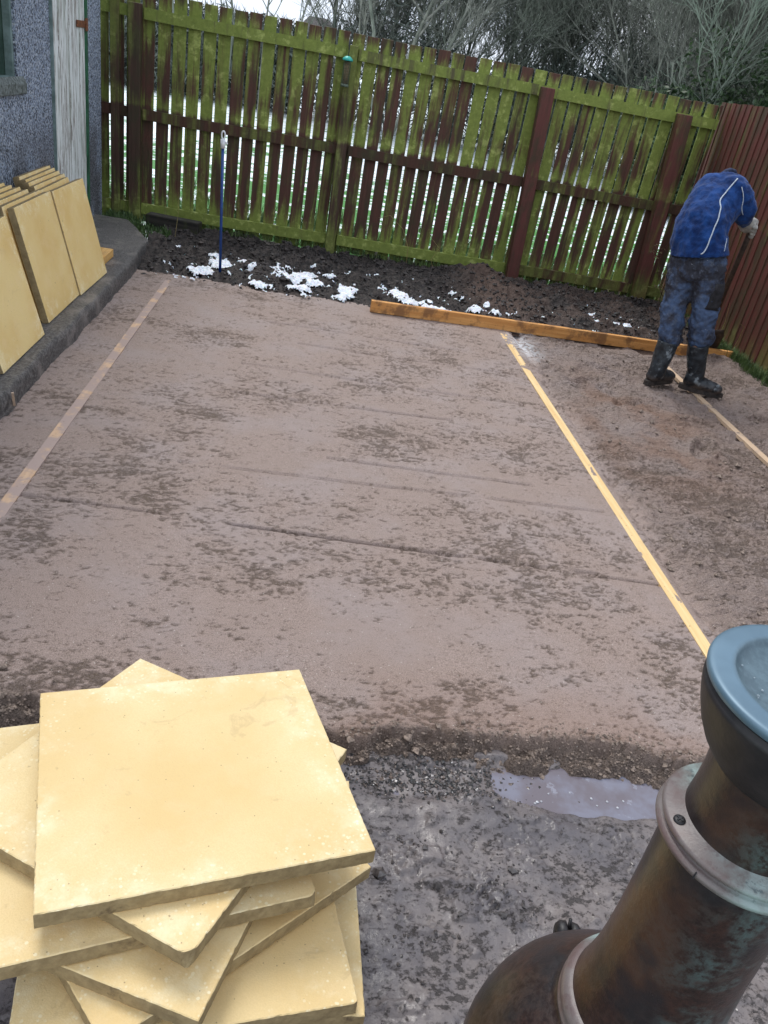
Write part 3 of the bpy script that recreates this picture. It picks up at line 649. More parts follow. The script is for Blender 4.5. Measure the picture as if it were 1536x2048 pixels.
b = MB(); b.box(XW+.017, XW+.024, 6.82, 7.04, 1.50, 1.545); b.box(XW+.0245, XW+.034, 7.03, 7.08, 1.48, 1.565); hpart(b, 'hinge', MAT['rust'], dr, bevel=.002)

# ------------------------------------------------------------------ back fence
rng = random.Random(12)
fe = empty('garden_fence', (0, 7.85, 0), 'long green and brown picket fence at the back of the yard with gaps between boards', 'fence')
def fpart(b, name, mat, par=fe, **k):
    b.v = [(p[0], p[1]-7.85, p[2]) for p in b.v]; return b.build(name, mat, par, **k)
YP = 7.86          # camera-side face of the boards
BAYS = [(-3.6, -1.62), (-1.62, .185), (.185, 2.02), (2.02, 3.36), (3.36, 3.60)]
PITCH = .126
xg = -3.62
bays = {i: MB() for i in range(5)}
while xg < 3.585:
    wd = .1045 + rng.uniform(-.003, .003)
    bi = next((i for i, (a_, b2) in enumerate(BAYS) if xg+wd/2 < b2), 4)
    B = bays[bi]; B.cur = rng.random()*.98+.01; zt = 1.835+rng.uniform(-.004, .004); zb = .0+rng.uniform(-.02, .015); tl = rng.uniform(-.0025, .0025)
    y0 = YP+rng.uniform(0, .004); x1 = min(xg+wd, 3.598)
    vs = [(xg, y0, zb), (x1, y0, zb), (x1, y0+.018, zb), (xg, y0+.018, zb), (xg+tl*2, y0, zt), (x1+tl*2, y0, zt+rng.uniform(-.003, .003)), (x1+tl*2, y0+.018, zt), (xg+tl*2, y0+.018, zt)]
    B.add(vs, ((3,2,1,0),(4,5,6,7),(0,1,5,4),(1,2,6,5),(2,3,7,6),(3,0,4,7)))
    xg += PITCH + rng.uniform(-.003, .003)
for i in range(5): fpart(bays[i], 'board_panel', MAT['fence'], bevel=.002, seg=1)
# rails
def frail(xa, xb, z0, z1, mat, yd=.045, dz=0):
    b = MB(); b.cur = rng.random()*.9+.05; ns = max(2, int((xb-xa)/.15))
    for i in range(ns):
        xi, xj = xa+(xb-xa)*i/ns, xa+(xb-xa)*(i+1)/ns; wi = .003*math.sin(xi*3.1+z0*9); wj = .003*math.sin(xj*3.1+z0*9)
        b.add([(xi, YP-yd, z0+wi), (xj, YP-yd, z0+wj), (xj, YP-.002, z0+wj), (xi, YP-.002, z0+wi), (xi, YP-yd, z1+wi), (xj, YP-yd, z1+wj), (xj, YP-.002, z1+wj), (xi, YP-.002, z1+wi)],
              [(3,2,1,0), (4,5,6,7), (0,1,5,4), (2,3,7,6)] + ([(3,0,4,7)] if i == 0 else []) + ([(1,2,6,5)] if i == ns-1 else []))
    fpart(b, 'rail', mat)
for (xa, xb) in ((-3.6, -1.68), (-1.575, .135), (.235, 1.90), (1.90, 3.33), (3.33, 3.585)):
    frail(xa+.001, xb-.001, 1.635, 1.72, MAT['rail_green'])
for (xa, xb) in ((-3.6, -1.68), (-1.575, .15), (.255, 1.93), (2.04, 3.24), (3.35, 3.585)):
    frail(xa, xb, .870, .955, MAT['rail_brown'] if xa > -1 else MAT['rail_brown'])
    frail(xa, xb, .075, .165, MAT['rail_green'] if xa < 1.9 else MAT['rail_brown'], .05)
# lower small extra strip of mossy capping at the top of each bay
def fpost(xb, xt, z1, mat, wdt=.10, y0=None, dep=.10):
    y0 = YP-.105 if y0 is None else y0
    b = MB(); b.cur = rng.random()*.9+.05
    b.add([(xb-wdt/2, y0, -.12), (xb+wdt/2, y0, -.12), (xb+wdt/2, y0+dep, -.12), (xb-wdt/2, y0+dep, -.12), (xt-wdt/2, y0, z1), (xt+wdt/2, y0, z1), (xt+wdt/2, y0+dep, z1), (xt-wdt/2, y0+dep, z1)], ((3,2,1,0),(4,5,6,7),(0,1,5,4),(1,2,6,5),(2,3,7,6),(3,0,4,7)))
    fpart(b, 'post', mat, bevel=.005)
fpost(-1.625, -1.645, 1.74, MAT['post_old'])
fpost(.200, .178, 1.74, MAT['post_old'], .092)
fpost(2.015, 1.925, 1.71, MAT['post_red'], .115, YP-.150)
fpost(3.345, 3.225, 1.71, MAT['post_red'], .125, YP-.150)
fpost(-1.80, -1.81, 1.80, MAT['post_old'], .075, YP-.075, .025)
# lower strip of gravel board in the first bay behind the posts
# ------------------------------------------------------------------ right fence (close boarded)
rf = empty('boarded_fence', (3.63, 5.5, 0), 'close boarded red brown fence down the right side of the yard', 'fence')
b = MB(); y = 1.0; k = 0
while y < 7.98:
    wd = .125; b.cur = rng.random()*.98+.01; zt = 1.87+rng.uniform(-.004, .004); X0 = .0
    vs = [(X0, y, -.1), (X0, y+.118, -.1), (X0+.020, y+.118, -.1), (X0+.012, y, -.1)]
    lo = [(0+.000, y-5.5, -.1), (.010, y-5.5+.104, -.1), (.026, y-5.5+.104, -.1), (.016, y-5.5, -.1)]
    b.add([(p[0], p[1], -.1) for p in lo]+[(p[0], p[1], zt) for p in lo], ((3,2,1,0),(4,5,6,7),(0,1,5,4),(1,2,6,5),(2,3,7,6),(3,0,4,7)))
    y += .103
b.build('board_panel', MAT['fence_red'], rf)
for z0 in (.25, .95, 1.6):
    b = MB(); b.cur = .5; b.box(.029, .075, -4.4, 2.4, z0, z0+.08); b.build('rail', MAT['rail_brown'], rf)
for y in (-3.6, -1.8, 0, 1.8):
    b = MB(); b.cur = .3; b.box(.078, .178, y, y+.1, -.12, 1.84); b.build('post', MAT['post_old'], rf)

# ------------------------------------------------------------------ clothes pole
MAT['blue'] = M_simple('blue_plastic', (.005,.035,.16), (.010,.055,.24), 20, .4, .1)
MAT['white_plastic'] = M_simple('white_plastic', (.62,.64,.68), (.8,.82,.84), 30, .4, .1)
po = empty('clothes_prop', (-.652, 6.234, 0), 'thin blue pole with a white hooked top standing in the soil', 'clothes prop')
b = MB(); b.tube([(0, 0, -.03), (-.038, 0, .93)], .0105, 14); b.build('pole', MAT['blue'], po, smooth=True)
b = MB(); b.tube([(-.038, 0, .925), (-.040, 0, .985)], [.017, .018], 14); b.tube([(-.035, -.002, .962), (-.018, -.002, .968), (-.008, -.002, .955)], .008, 10)
b.tube([(-.040+.012*math.sin(t), 0, 1.012-.026*math.cos(t)) for t in np.linspace(.25, 6.1, 16)], .0052, 8)
b.build('hook', MAT['white_plastic'], po, smooth=True)

# bird feeder hanging on the fence post
fd = empty('bird_feeder', (.145, 7.70, 1.42), 'wire mesh bird feeder with turquoise lid hanging on the fence post', 'bird feeder')
MAT['teal'] = M_simple('teal_lid', (.01,.30,.25), (.03,.45,.38), 20, .35)
MAT['wire'] = M_simple('green_wire', (.03,.05,.035), (.10,.13,.09), 60, .5)
MAT['black'] = M_simple('black_metal', (.010,.011,.013), (.03,.03,.034), 30, .35)
b = MB(); b.lathe([(.0005, .235), (.020, .232), (.042, .216), (.045, .205), (.044, .198), (.0005, .200)], 28); b.build('lid', MAT['teal'], fd, smooth=True)
b = MB(); b.lathe([(.0005, .0), (.034, .0), (.036, .006), (.034, .022), (.0005, .024)], 24); b.build('base', MAT['wire'], fd, smooth=True)
b = MB()
for k in range(16):
    t = k*math.pi/8; b.tube([(.031*math.cos(t), .031*math.sin(t), .02), (.031*math.cos(t), .031*math.sin(t), .20)], .0012, 4)
for z in np.arange(.03, .2, .012): b.tube([(.031*math.cos(t), .031*math.sin(t), z) for t in np.linspace(0, 2*math.pi, 17)], .0011, 4)
b.build('mesh_tube', MAT['wire'], fd)
b = MB(); b.tube([(0, 0, .02), (0, 0, .20)], .022, 12); b.build('seed', M_simple('seed', (.10,.07,.03), (.25,.17,.08), 90, .8), fd, smooth=True)
b = MB(); b.tube([(0, 0, .23), (.002, 0, .27), (0, .01, .33), (-.004, .03, .375), (.0, .075, .395), (.004, .135, .40), (.004, .165, .385), (.004, .168, .35)], .004, 8)
b.tube([(0, 0, .28), (-.006, -.002, .32), (-.004, .02, .37)], .0045, 6); b.build('hanger', MAT['black'], fd, smooth=True)

# ------------------------------------------------------------------ chiminea
MET = {}
n = N('weathered_iron', .5, .5); V = n.obj(); a = n.noise(V, 9, 6, .65, .6); b_ = n.noise(V, 90, 4, .7); c_ = n.noise(V, 4, 3, .5)
X_, Y_, Z_ = n.sep(V)[:3]
c = n.mix(n.step(b_, .3, .7), (.016, .009, .008), (.042, .019, .014))
c = n.mix(n.mth('MULTIPLY', n.mth('MULTIPLY', n.step(c_, .42, .60), n.step(Z_, -.62, -.55)), n.step(n.mth('ADD', X_, n.mth('MULTIPLY', Y_, -.6)), .02, -.05, 0, .75)), c, (.085, .040, .022))
vg = n.mth('MULTIPLY', n.step(a, .40, .58), n.step(b_, .36, .58))
fc = n.step(n.mth('ADD', X_, n.mth('MULTIPLY', Y_, -.8)), -.03, .06)
c = n.mix(n.mth('MULTIPLY', vg, n.mth('MULTIPLY_ADD', fc, .75, .10)), c, (.075, .120, .120))
c = n.mix(n.step(n.noise(V, 7, 5), .48, .62, 0, .75), c, (.012, .014, .018))
MET['iron'] = n.fin(c, n.mth('MULTIPLY_ADD', a, .3, .18), n.bump(b_, .25, .003), Metallic=.08)
n = N('verdigris_ring', .5, .5); V = n.obj(); a = n.noise(V, 22, 5, .65); b_ = n.noise(V, 120, 3, .7); X_ = n.sep(V)[0]
c = n.mix(n.step(a, .35, .62), (.115, .098, .090), (.25, .32, .31)); c = n.mix(n.step(n.noise(V, 48, 5, .75), .54, .64, 0, .8), c, (.06, .085, .09)); c = n.mix(n.mth('MULTIPLY', n.step(X_, -.03, -.07), .8), c, (.12, .075, .072))
MET['ring'] = n.fin(c, .42, n.bump(b_, .3, .002))
n = N('iron_lid', .3, .5); V = n.obj(); a = n.noise(V, 7, 4, .6); b_ = n.noise(V, 60, 5, .7); r2 = n.n('ShaderNodeVectorMath', operation='LENGTH'); n.set(r2.inputs[0], n.map(V, (1, 1, 0)))
inn = n.step(r2.outputs['Value'], .088, .080)
c = n.mix(n.step(a, .3, .7), (.085, .145, .195), (.13, .21, .275)); c = n.mix(inn, c, n.mix(n.step(b_, .35, .65), (.070, .110, .135), (.105, .160, .190)))
c = n.mix(n.mth('MULTIPLY', inn, n.step(n.vor(V, 95), .10, .05)), c, (.3, .37, .40))
MET['lid'] = n.fin(c, n.mth('MULTIPLY_ADD', inn, .02, .42), n.bump(b_, n.mth('MULTIPLY_ADD', inn, .05, .02), .002), Metallic=.25)
MET['cup'] = M_simple('dark_iron_cup', (.008,.008,.010), (.026,.021,.022), 24, .5, .4, .004)
ch = empty('chiminea', (.545, .545, 1.15), 'tall weathered cast iron garden stove with dished lid beside the puddle', 'garden stove', rot=(rad(-.3), rad(-.6), 0))
def cpart(prof, name, mat, par=ch, n_=96, close=False):
    b = MB(); b.lathe(prof, n_, close=close); o = b.build(name, mat, par, smooth=True)
    return o
lid = cpart([(.0003, -.020), (.03, -.0195), (.055, -.017), (.070, -.0125), (.0765, -.0085), (.0805, -.0045), (.0820, -.0012), (.0838, -.0002), (.088, 0), (.102, 0), (.1065, -.0008), (.1085, -.0028), (.109, -.006), (.1083, -.010), (.106, -.012), (.09, -.0125), (.0003, -.0285)][::-1], 'lid', MET['lid'])
b = MB(); rg2 = random.Random(8)
for i in range(30):
    t = rg2.uniform(0, 6.28); r_ = .078*math.sqrt(rg2.random()); q = rg2.uniform(.0007, .0018)
    zz = -.0205+.014*(r_/.078)**3; b.lathe([(q, 0), (q*.8, q*.5), (.0001, q*.8)], 8, Matrix.Translation((r_*math.cos(t), r_*math.sin(t), zz+.0008)))
MAT['drop'] = M_simple('water_drop', (.15,.2,.23), (.3,.36,.4), 50, .05)
b.build('droplets', MAT['drop'], lid, smooth=True)['kind'] = 'stuff'
cpart([(.092, -.0136), (.1025, -.0138), (.1045, -.0145), (.1045, -.0175), (.1065, -.0185), (.107, -.024), (.105, -.034), (.1005, -.050), (.093, -.070), (.084, -.087), (.075, -.099), (.068, -.107), (.0665, -.112), (.05, -.112)][::-1], 'chimney_cap', MET['cup'])
cpart([(.068, -.106), (.0675, -.12), (.0665, -.14), (.067, -.165), (.069, -.192), (.070, -.197)][::-1], 'upper_flue', MET['iron'])
col = cpart([(.060, -.190), (.0690, -.190), (.0705, -.1925), (.0875, -.1945), (.0905, -.1965), (.0912, -.1995), (.0900, -.2020), (.0860, -.2030), (.0845, -.2070), (.0880, -.2085), (.0935, -.2105), (.0940, -.2140), (.0925, -.2175), (.0885, -.2195), (.060, -.2195)][::-1], 'collar', MET['ring'])
b = MB(); T = Matrix.Translation((-.0798, .0005, -.1931)) @ Matrix.Rotation(rad(-6), 4, 'Y')
b.lathe([(.0003, .0022), (.0035, .0022), (.0062, .0014), (.0066, 0), (.0066, -.002)], 20, T); b.build('screw', MET['cup'], col, smooth=True)
b = MB(); b.box(-.0042, .0042, -.0007, .0007, .0022, .0030, T @ Matrix.Rotation(.5, 4, 'Z')); b.box(-.0007, .0007, -.0042, .0042, .0022, .0031, T @ Matrix.Rotation(.5, 4, 'Z')); b.build('screw_slot', MAT['black'], col)
b = MB()
t = rad(214); b.box(.0925, .0948, -.0007, .0007, -.2175, -.2085, Matrix.Rotation(t, 4, 'Z')); b.build('ring_joint', MAT['black'], col)
cpart([(.0815, -.2200), (.0800, -.224), (.0795, -.24), (.0795, -.32), (.0805, -.40), (.083, -.46), (.0865, -.50), (.0925, -.535), (.0965, -.552)][::-1], 'lower_flue', MET['iron'])
cpart([(.090, -.548), (.0985, -.549), (.1045, -.5535), (.1075, -.560), (.1080, -.567), (.1060, -.573), (.1085, -.576), (.1080, -.584), (.100, -.586)][::-1], 'base_ring', MET['ring'])
pr = [(.100, -.580)]
for i in range(25):
    t = rad(62-152*i/24*1.0); rr = .205*math.cos(t); zz = -.785+.235*math.sin(t)
    if rr > .02: pr.append((rr, zz))
pr = [(r_, z) for r_, z in pr if r_ > .02]
body = cpart(pr[::-1]+[], 'belly', MET['iron'])
for t in (30, 150, 270):
    b = MB(); c0, s0 = math.cos(rad(t)), math.sin(rad(t))
    b.tube([(.13*c0, .13*s0, -.94), (.19*c0, .19*s0, -1.0), (.20*c0, .20*s0, -1.08), (.17*c0, .17*s0, -1.15), (.20*c0, .20*s0, -1.205)], [.03, .024, .018, .015, .022], 14)
    b.build('leg', MET['iron'], ch, smooth=True)
# round slotted lug on the belly
b = MB(); th = rad(85)
Tl = Matrix.Translation((-.012, .190, -.700)) @ Matrix.Scale(1.3, 4)
b.lathe([(.0003, -.016), (.010, -.0155), (.0140, -.011), (.0150, -.004), (.0110, -.0025), (.0110, .0025), (.0150, .004), (.0140, .011), (.010, .0155), (.0003, .016)], 28, Tl @ Matrix.Rotation(rad(90), 4, 'Y') @ Matrix.Rotation(rad(12), 4, 'X'))
b.tube([(-.012, .170, -.715), (-.012, .190, -.702)], .008, 10); b.tube([(-.012, .190, -.690), (-.012, .198, -.672)], [.004, .003], 8)
b.build('vent_knob', MET['cup'], ch, smooth=True)

# ------------------------------------------------------------------ person
def blob(name, chains, vox=.011, smooth=6, disp=None, seed=0):
    """chains: lists of (point, half width, half depth, side vector); lofted, fused and smoothed into one surface"""
    b = MB()
    for chn in chains:
        pts = [Vector(c[0]) for c in chn]; N_ = 20; rings = []
        # subdivide the chain with a smooth spline
        fine = []
        for i in range(len(chn)-1):
            for t in np.linspace(0, 1, 7)[:-1]:
                p0, p1, p2, p3 = pts[max(i-1, 0)], pts[i], pts[i+1], pts[min(i+2, len(pts)-1)]
                q = .5*((2*p1)+(p2-p0)*t+(2*p0-5*p1+4*p2-p3)*t*t+(3*p1-p0-3*p2+p3)*t**3)
                lerp = lambda k: chn[i][k]*(1-t)+chn[i+1][k]*t
                fine.append((q, lerp(1), lerp(2), Vector(chn[i][3]).lerp(Vector(chn[i+1][3]), t)))
        fine.append((pts[-1], chn[-1][1], chn[-1][2], Vector(chn[-1][3])))
        for i, (p, a_, c2, sv) in enumerate(fine):
            d = (fine[min(i+1, len(fine)-1)][0]-fine[max(i-1, 0)][0]).normalized()
            u = (sv-d*sv.dot(d)).normalized(); v_ = d.cross(u)
            rings.append((p, a_, c2, u, v_, d))
        # rounded ends
        p, a_, c2, u, v_, d = rings[0]; pre = [(p-d*min(a_, c2)*math.sin(t)*.6, a_*math.cos(t), c2*math.cos(t), u, v_, d) for t in (1.35, .9, .45)]
        p, a_, c2, u, v_, d = rings[-1]; post = [(p+d*min(a_, c2)*math.sin(t)*.6, a_*math.cos(t), c2*math.cos(t), u, v_, d) for t in (.45, .9, 1.35)]
        rings = pre+rings+post; vs = []; fs = []
        for p, a_, c2, u, v_, d in rings:
            for k in range(N_):
                t = 2*math.pi*k/N_; vs.append(p+u*(a_*math.cos(t))+v_*(c2*math.sin(t)))
        for i in range(len(rings)-1):
            for k in range(N_):
                q = i*N_+k; r_ = i*N_+(k+1) % N_; fs.append((q, r_, r_+N_, q+N_))
        fs.append(tuple(range(N_-1, -1, -1))); fs.append(tuple((len(rings)-1)*N_+k for k in range(N_)))
        b.add(vs, fs)
    o = b.build(name, None)
    md = o.modifiers.new('r', 'REMESH'); md.mode = 'VOXEL'; md.voxel_size = vox
    md = o.modifiers.new('s', 'SMOOTH'); md.factor = .5; md.iterations = smooth
    if disp:
        for j, (sc_, st_) in enumerate(disp):
            tx = bpy.data.textures.new(name+'_w%d' % j, 'CLOUDS'); tx.noise_scale = sc_; tx.noise_depth = 2
            md = o.modifiers.new('d%d' % j, 'DISPLACE'); md.texture = tx; md.strength = st_; md.mid_level = .5; md.texture_coords = 'LOCAL'
    bpy.context.view_layer.update()
    me = bpy.data.meshes.new_from_object(o.evaluated_get(bpy.context.evaluated_depsgraph_get()))
    bpy.data.objects.remove(o); me.name = name
    return me

SD = Vector((.62, -.78, 0)).normalized()      # his right-hand side
FW = Vector((.78, .62, 0)).normalized()       # the way he bends
def V3(*a): return Vector(a)
pel = V3(2.515, 5.11, .90)
lum = V3(2.490, 5.16, 1.06); che = V3(2.575, 5.27, 1.225); ups = V3(2.62, 5.37, 1.315)
rsh = V3(2.665, 5.215, 1.315); lsh = V3(2.60, 5.50, 1.235)
relb = V3(2.752, 5.20, 1.205); rwr = V3(2.835, 5.30, 1.135)
lelb = V3(2.74, 5.50, .98); lwr = V3(2.66, 5.33, .79)
hed = V3(2.80, 5.50, 1.235); nek = V3(2.71, 5.44, 1.29)
lhip = V3(2.465, 5.17, .86); lkn = V3(2.492, 5.16, .55); lbt = V3(2.527, 5.14, .315); lan = V3(2.512, 5.12, .09)
rhip = V3(2.580, 5.06, .87); rkn = V3(2.655, 5.05, .58); rbt = V3(2.715, 5.08, .36); ran = V3(2.783, 5.10, .11)
person = empty('person', (2.62, 5.1, .0), 'person in blue fleece, muddy work trousers and black boots bending over a shovel', 'person')
def pp(name, me, mat, par=person):
    me.transform(Matrix.Translation(-Vector(person.location)) if par is person else Matrix.Translation(-Vector(person.location)))
    return link(name, me, mat, par, True)
Z0 = V3(1, 0, 0)
skin = M_simple('skin', (.42,.23,.16), (.52,.30,.22), 30, .5, .1)
body = blob('body', [
    [(pel, .12, .09, SD), (lum, .12, .09, SD), (che, .15, .10, SD), (ups, .12, .08, SD), (nek, .06, .06, SD), (hed-V3(.02,.02,-.01), .06, .07, SD)],
    [(hed+V3(-.035,-.03,.03), .07, .075, SD), (hed+V3(.02,.015,-.02), .075, .09, SD), (hed+V3(.05,.04,-.09), .05, .06, SD)],
    [(hed+V3(.075,.07,-.03), .012, .012, SD), (hed+V3(.115,.10,-.05), .014, .014, SD)],
    [(rsh, .06, .06, SD), (relb, .045, .045, SD), (rwr, .03, .03, SD), (rwr+V3(.05,.02,-.03), .035, .02, SD)],
    [(lsh, .06, .06, SD), (lelb, .045, .045, SD), (lwr, .03, .03, SD)],
    [(lhip, .08, .08, Z0), (lkn, .055, .055, Z0), (lbt, .05, .05, Z0), (lan, .035, .035, Z0)],
    [(rhip, .08, .08, Z0), (rkn, .055, .055, Z0), (rbt, .05, .05, Z0), (ran, .035, .035, Z0)]], .009, 5)
bo = pp('body', body, skin)
hair = blob('hair', [[(hed+V3(-.115,-.07,.105), .050, .045, SD), (hed+V3(-.055,-.04,.065), .078, .08, SD), (hed+V3(.0,.0,.03), .088, .09, SD), (hed+V3(.035,.03,.035), .07, .06, SD)]], .009, 3, [(.02, .01)])
pp('hair', hair, M_simple('dark_hair', (.02,.014,.010), (.05,.035,.025), 80, .6, .6))

n = N('navy_fleece', .9, .15); V = n.pos(); a = n.noise(V, 16, 4, .6); f_ = n.noise(V, 260, 2)
c = n.mix(n.step(a, .3, .7), (.004, .018, .080), (.013, .055, .205)); c = n.mix(n.step(n.noise(V, 60, 4, .8), .70, .74, 0, .6), c, (.3, .3, .32))
MAT['fleece'] = n.fin(c, .9, n.bump(n.mth('ADD', a, n.mth('MULTIPLY', f_, .12)), .5, .02), Sheen_Weight=.12)
jacket = blob('jacket', [
    [(pel+V3(-.004,0,-.005), .196, .145, SD), (lum, .172, .135, SD), (che, .182, .140, SD), (ups+V3(-.02,-.02,.01), .150, .105, SD)],
    [(nek+V3(-.10,-.10,.02), .10, .075, SD), (nek+V3(-.05,-.05,.015), .09, .08, SD), (nek+V3(.0,.0,.0), .072, .07, SD)],
    [(rsh+V3(-.07,.05,.01), .075, .075, SD), (rsh, .084, .086, SD), (relb+V3(-.008,0,.02), .078, .072, SD), (relb+V3(.006,.02,-.03), .060, .060, SD), (rwr+V3(-.012,-.012,.018), .043, .045, SD)],
    [(lsh+V3(.07,-.05,.01), .08, .08, SD), (lsh, .085, .085, SD), (lelb, .068, .068, SD), (lwr, .046, .046, SD)]], .009, 4, [(.14, .034), (.05, .018), (.02, .006)])
# cut the hem open so trousers show
bmj = bmesh.new(); bmj.from_mesh(jacket)
hem_n = Vector((-.22, .10, 1)).normalized()
bmesh.ops.bisect_plane(bmj, geom=bmj.verts[:]+bmj.edges[:]+bmj.faces[:], plane_co=pel+V3(0, 0, .012), plane_no=hem_n, clear_inner=True)
bmj.to_mesh(jacket); bvh = BVHTree.FromBMesh(bmj); bmj.free()
jk = pp('jacket', jacket, MAT['fleece'])
sol = jk.modifiers.new('t', 'SOLIDIFY'); sol.thickness = .006; sol.offset = -1
# pale piping laid on the cloth
MAT['piping'] = M_simple('pale_piping', (.36,.42,.50), (.52,.57,.64), 60, .6)
def piping(pts, r_=.0042):
    q = []
    pts = [Vector(p) for p in pts]
    for i in range(len(pts)-1):
        for t in np.linspace(0, 1, 8)[:-1]:
            p0, p1, p2, p3 = pts[max(i-1, 0)], pts[i], pts[i+1], pts[min(i+2, len(pts)-1)]
            s_ = .5*((2*p1)+(p2-p0)*t+(2*p0-5*p1+4*p2-p3)*t*t+(3*p1-p0-3*p2+p3)*t**3)
            h = bvh.find_nearest(s_)
            if h[0]: q.append(h[0]+h[1]*.0018-Vector(person.location))
    for _ in range(6): q = [q[0]]+[(q[i-1]+q[i]*2+q[i+1])/4 for i in range(1, len(q)-1)]+[q[-1]]
    b = MB(); b.tube(q, r_, 6); b.build('piping', MAT['piping'], jk, smooth=True)
b = MB(); b.tube([Vector(p)-Vector(person.location) for p in ((2.575,5.33,1.385),(2.605,5.345,1.405),(2.645,5.37,1.416),(2.69,5.40,1.412),(2.725,5.42,1.385),(2.745,5.43,1.35))], [.010,.014,.016,.016,.014,.012], 10)
b.build('collar', M_simple('dark_collar', (.006,.010,.03), (.015,.028,.08), 60, .85), jk, smooth=True)
piping([(2.615,5.17,1.392),(2.54,5.10,1.385),(2.50,5.05,1.33),(2.50,5.0,1.25),(2.49,4.97,1.16),(2.465,4.94,1.06),(2.45,4.93,.97),(2.44,4.93,.93)])
piping([(2.64,5.13,1.345),(2.665,5.11,1.30),(2.685,5.11,1.24),(2.715,5.13,1.18)], .0028)
piping([(2.60,5.00,1.05),(2.585,4.98,1.0),(2.575,4.97,.97)], .0025)

n = N('work_trousers', .75, .25); V = n.pos(); a = n.noise(V, 9, 5, .6); b_ = n.noise(V, 38, 4, .6); Z = n.sep(V)[2]
c = n.mix(n.step(n.mth('ADD', a, n.mth('MULTIPLY', n.step(Z, .55, .78), .12)), .40, .66), (.075, .120, .225), (.036, .038, .052))
c = n.mix(n.step(b_, .5, .72, 0, .5), c, (.13, .16, .22)); c = n.mix(n.step(n.noise(V, 22, 5, .75), .66, .70, 0, .8), c, (.42, .44, .5)); c = n.mix(n.step(n.noise(V, 17, 5, .7), .62, .7, 0, .6), c, (.07, .048, .035))
MAT['trousers'] = n.fin(c, .75, n.bump(n.mth('ADD', a, b_), .6, .015))
trousers = blob('trousers', [
    [(pel+V3(0,0,.06), .150, .112, SD), (pel+V3(.01,0,-.02), .165, .125, SD), (pel+V3(.01,0,-.09), .150, .125, SD)],
    [(lhip, .100, .104, Z0), (lhip.lerp(lkn,.5)+V3(.0,0,0), .096, .096, Z0), (lkn, .084, .086, Z0), (lkn.lerp(lbt,.6), .076, .078, Z0), (lbt+V3(0,0,.035), .082, .078, Z0), (lbt+V3(0,0,-.01), .064, .064, Z0)],
    [(rhip, .104, .106, Z0), (rhip.lerp(rkn,.5), .100, .100, Z0), (rkn, .088, .088, Z0), (rkn.lerp(rbt,.6), .080, .080, Z0), (rbt+V3(0,0,.035), .088, .082, Z0), (rbt+V3(0,0,-.01), .064, .064, Z0)]], .009, 4, [(.08, .042), (.03, .022)])
tr = pp('trousers', trousers, MAT['trousers'])
# darker cargo patch on the near thigh
tb = bmesh.new(); tb.from_mesh(trousers); tb.transform(Matrix.Translation(person.location)); tv = BVHTree.FromBMesh(tb); tb.free()
b = MB(); rows = []
cen = rhip.lerp(rkn, .62)
for i in range(9):
    for j in range(9):
        q = cen+V3(.045, -.12, 0)+V3(.055*(i/8-.5)*2, .0, .085*(j/8-.5)*2-.0)
        h = tv.ray_cast(q, V3(-.25, 1, 0).normalized()); p = h[0]+h[1]*.004 if h[0] else cen
        b.v.append(tuple(p-Vector(person.location))); b.r.append(0)
for i in range(8):
    for j in range(8):
        q = i*9+j; b.f.append((q, q+9, q+10, q+1))
cp = b.build('cargo_pocket', M_simple('black_patch', (.010,.010,.013), (.03,.03,.036), 30, .8, .5), tr, smooth=True)
cp.modifiers.new('t', 'SOLIDIFY').thickness = .004

n = N('rubber_boot', .35, .5); V = n.pos(); a = n.noise(V, 26, 5, .65); Z = n.sep(V)[2]
c = n.mix(n.step(a, .35, .65), (.010, .013, .017), (.030, .040, .050)); c = n.mix(n.step(n.noise(V, 14, 5, .7), .56, .66, 0, .8), c, (.26, .30, .33)); c = n.mix(n.mth('MULTIPLY', n.step(Z, .10, .03), n.step(a, .4, .5)), c, (.07, .05, .04))
MAT['boot'] = n.fin(c, n.mth('MULTIPLY_ADD', a, .4, .2), n.bump(a, .4, .01))
MAT['sole'] = M_simple('muddy_sole', (.014,.011,.010), (.05,.038,.032), 40, .75, .6)
def boot(top, ank, heel, toe):
    heel, toe = Vector(heel), Vector(toe); d = (toe-heel).normalized(); sd = Vector((d.y, -d.x, 0)); L_ = (toe-heel).length
    up = Vector((0, 0, 1))
    me = blob('boot', [
        [(top, .074, .074, sd), (top.lerp(ank, .5), .068, .066, sd), (ank+V3(0,0,.04), .060, .060, sd), (ank+V3(0,0,-.02), .056, .064, sd)],
        [(heel+d*.045+up*.055, .040, .038, sd), (heel+d*.10+up*.068, .048, .052, sd), (heel+d*.17+up*.062, .052, .046, sd), (heel+d*(L_-.045)+up*.050, .049, .034, sd)]], .008, 4, [(.05, .012)])
    bm = bmesh.new(); bm.from_mesh(me)
    bmesh.ops.bisect_plane(bm, geom=bm.verts[:]+bm.edges[:]+bm.faces[:], plane_co=top, plane_no=(top-ank).normalized(), clear_outer=True); bm.to_mesh(me); bm.free()
    o = pp('boot', me, MAT['boot']); o.modifiers.new('t', 'SOLIDIFY').thickness = .004
    b = MB(); out_ = []
    for t in range(28):
        u = 2*math.pi*t/28; lx = math.cos(u); ly = math.sin(u)
        wv = .043*(1-.22*math.exp(-((lx+.15)/.3)**2)); out_.append(heel+d*(L_/2+lx*L_/2*.98)+sd*(math.copysign(abs(ly)**.75, ly)*wv))
    for z in (0.0, .016, .034): b.v += [tuple(p+up*z-Vector(person.location)) for p in out_]; b.r += [0]*28
    for r_ in range(2):
        for k in range(28): a_ = r_*28+k; c_ = r_*28+(k+1) % 28; b.f.append((a_, c_, c_+28, a_+28))
    b.f.append(tuple(range(27, -1, -1))); b.f.append(tuple(range(56, 84)))
    b.build('sole', MAT['sole'], o, smooth=False)
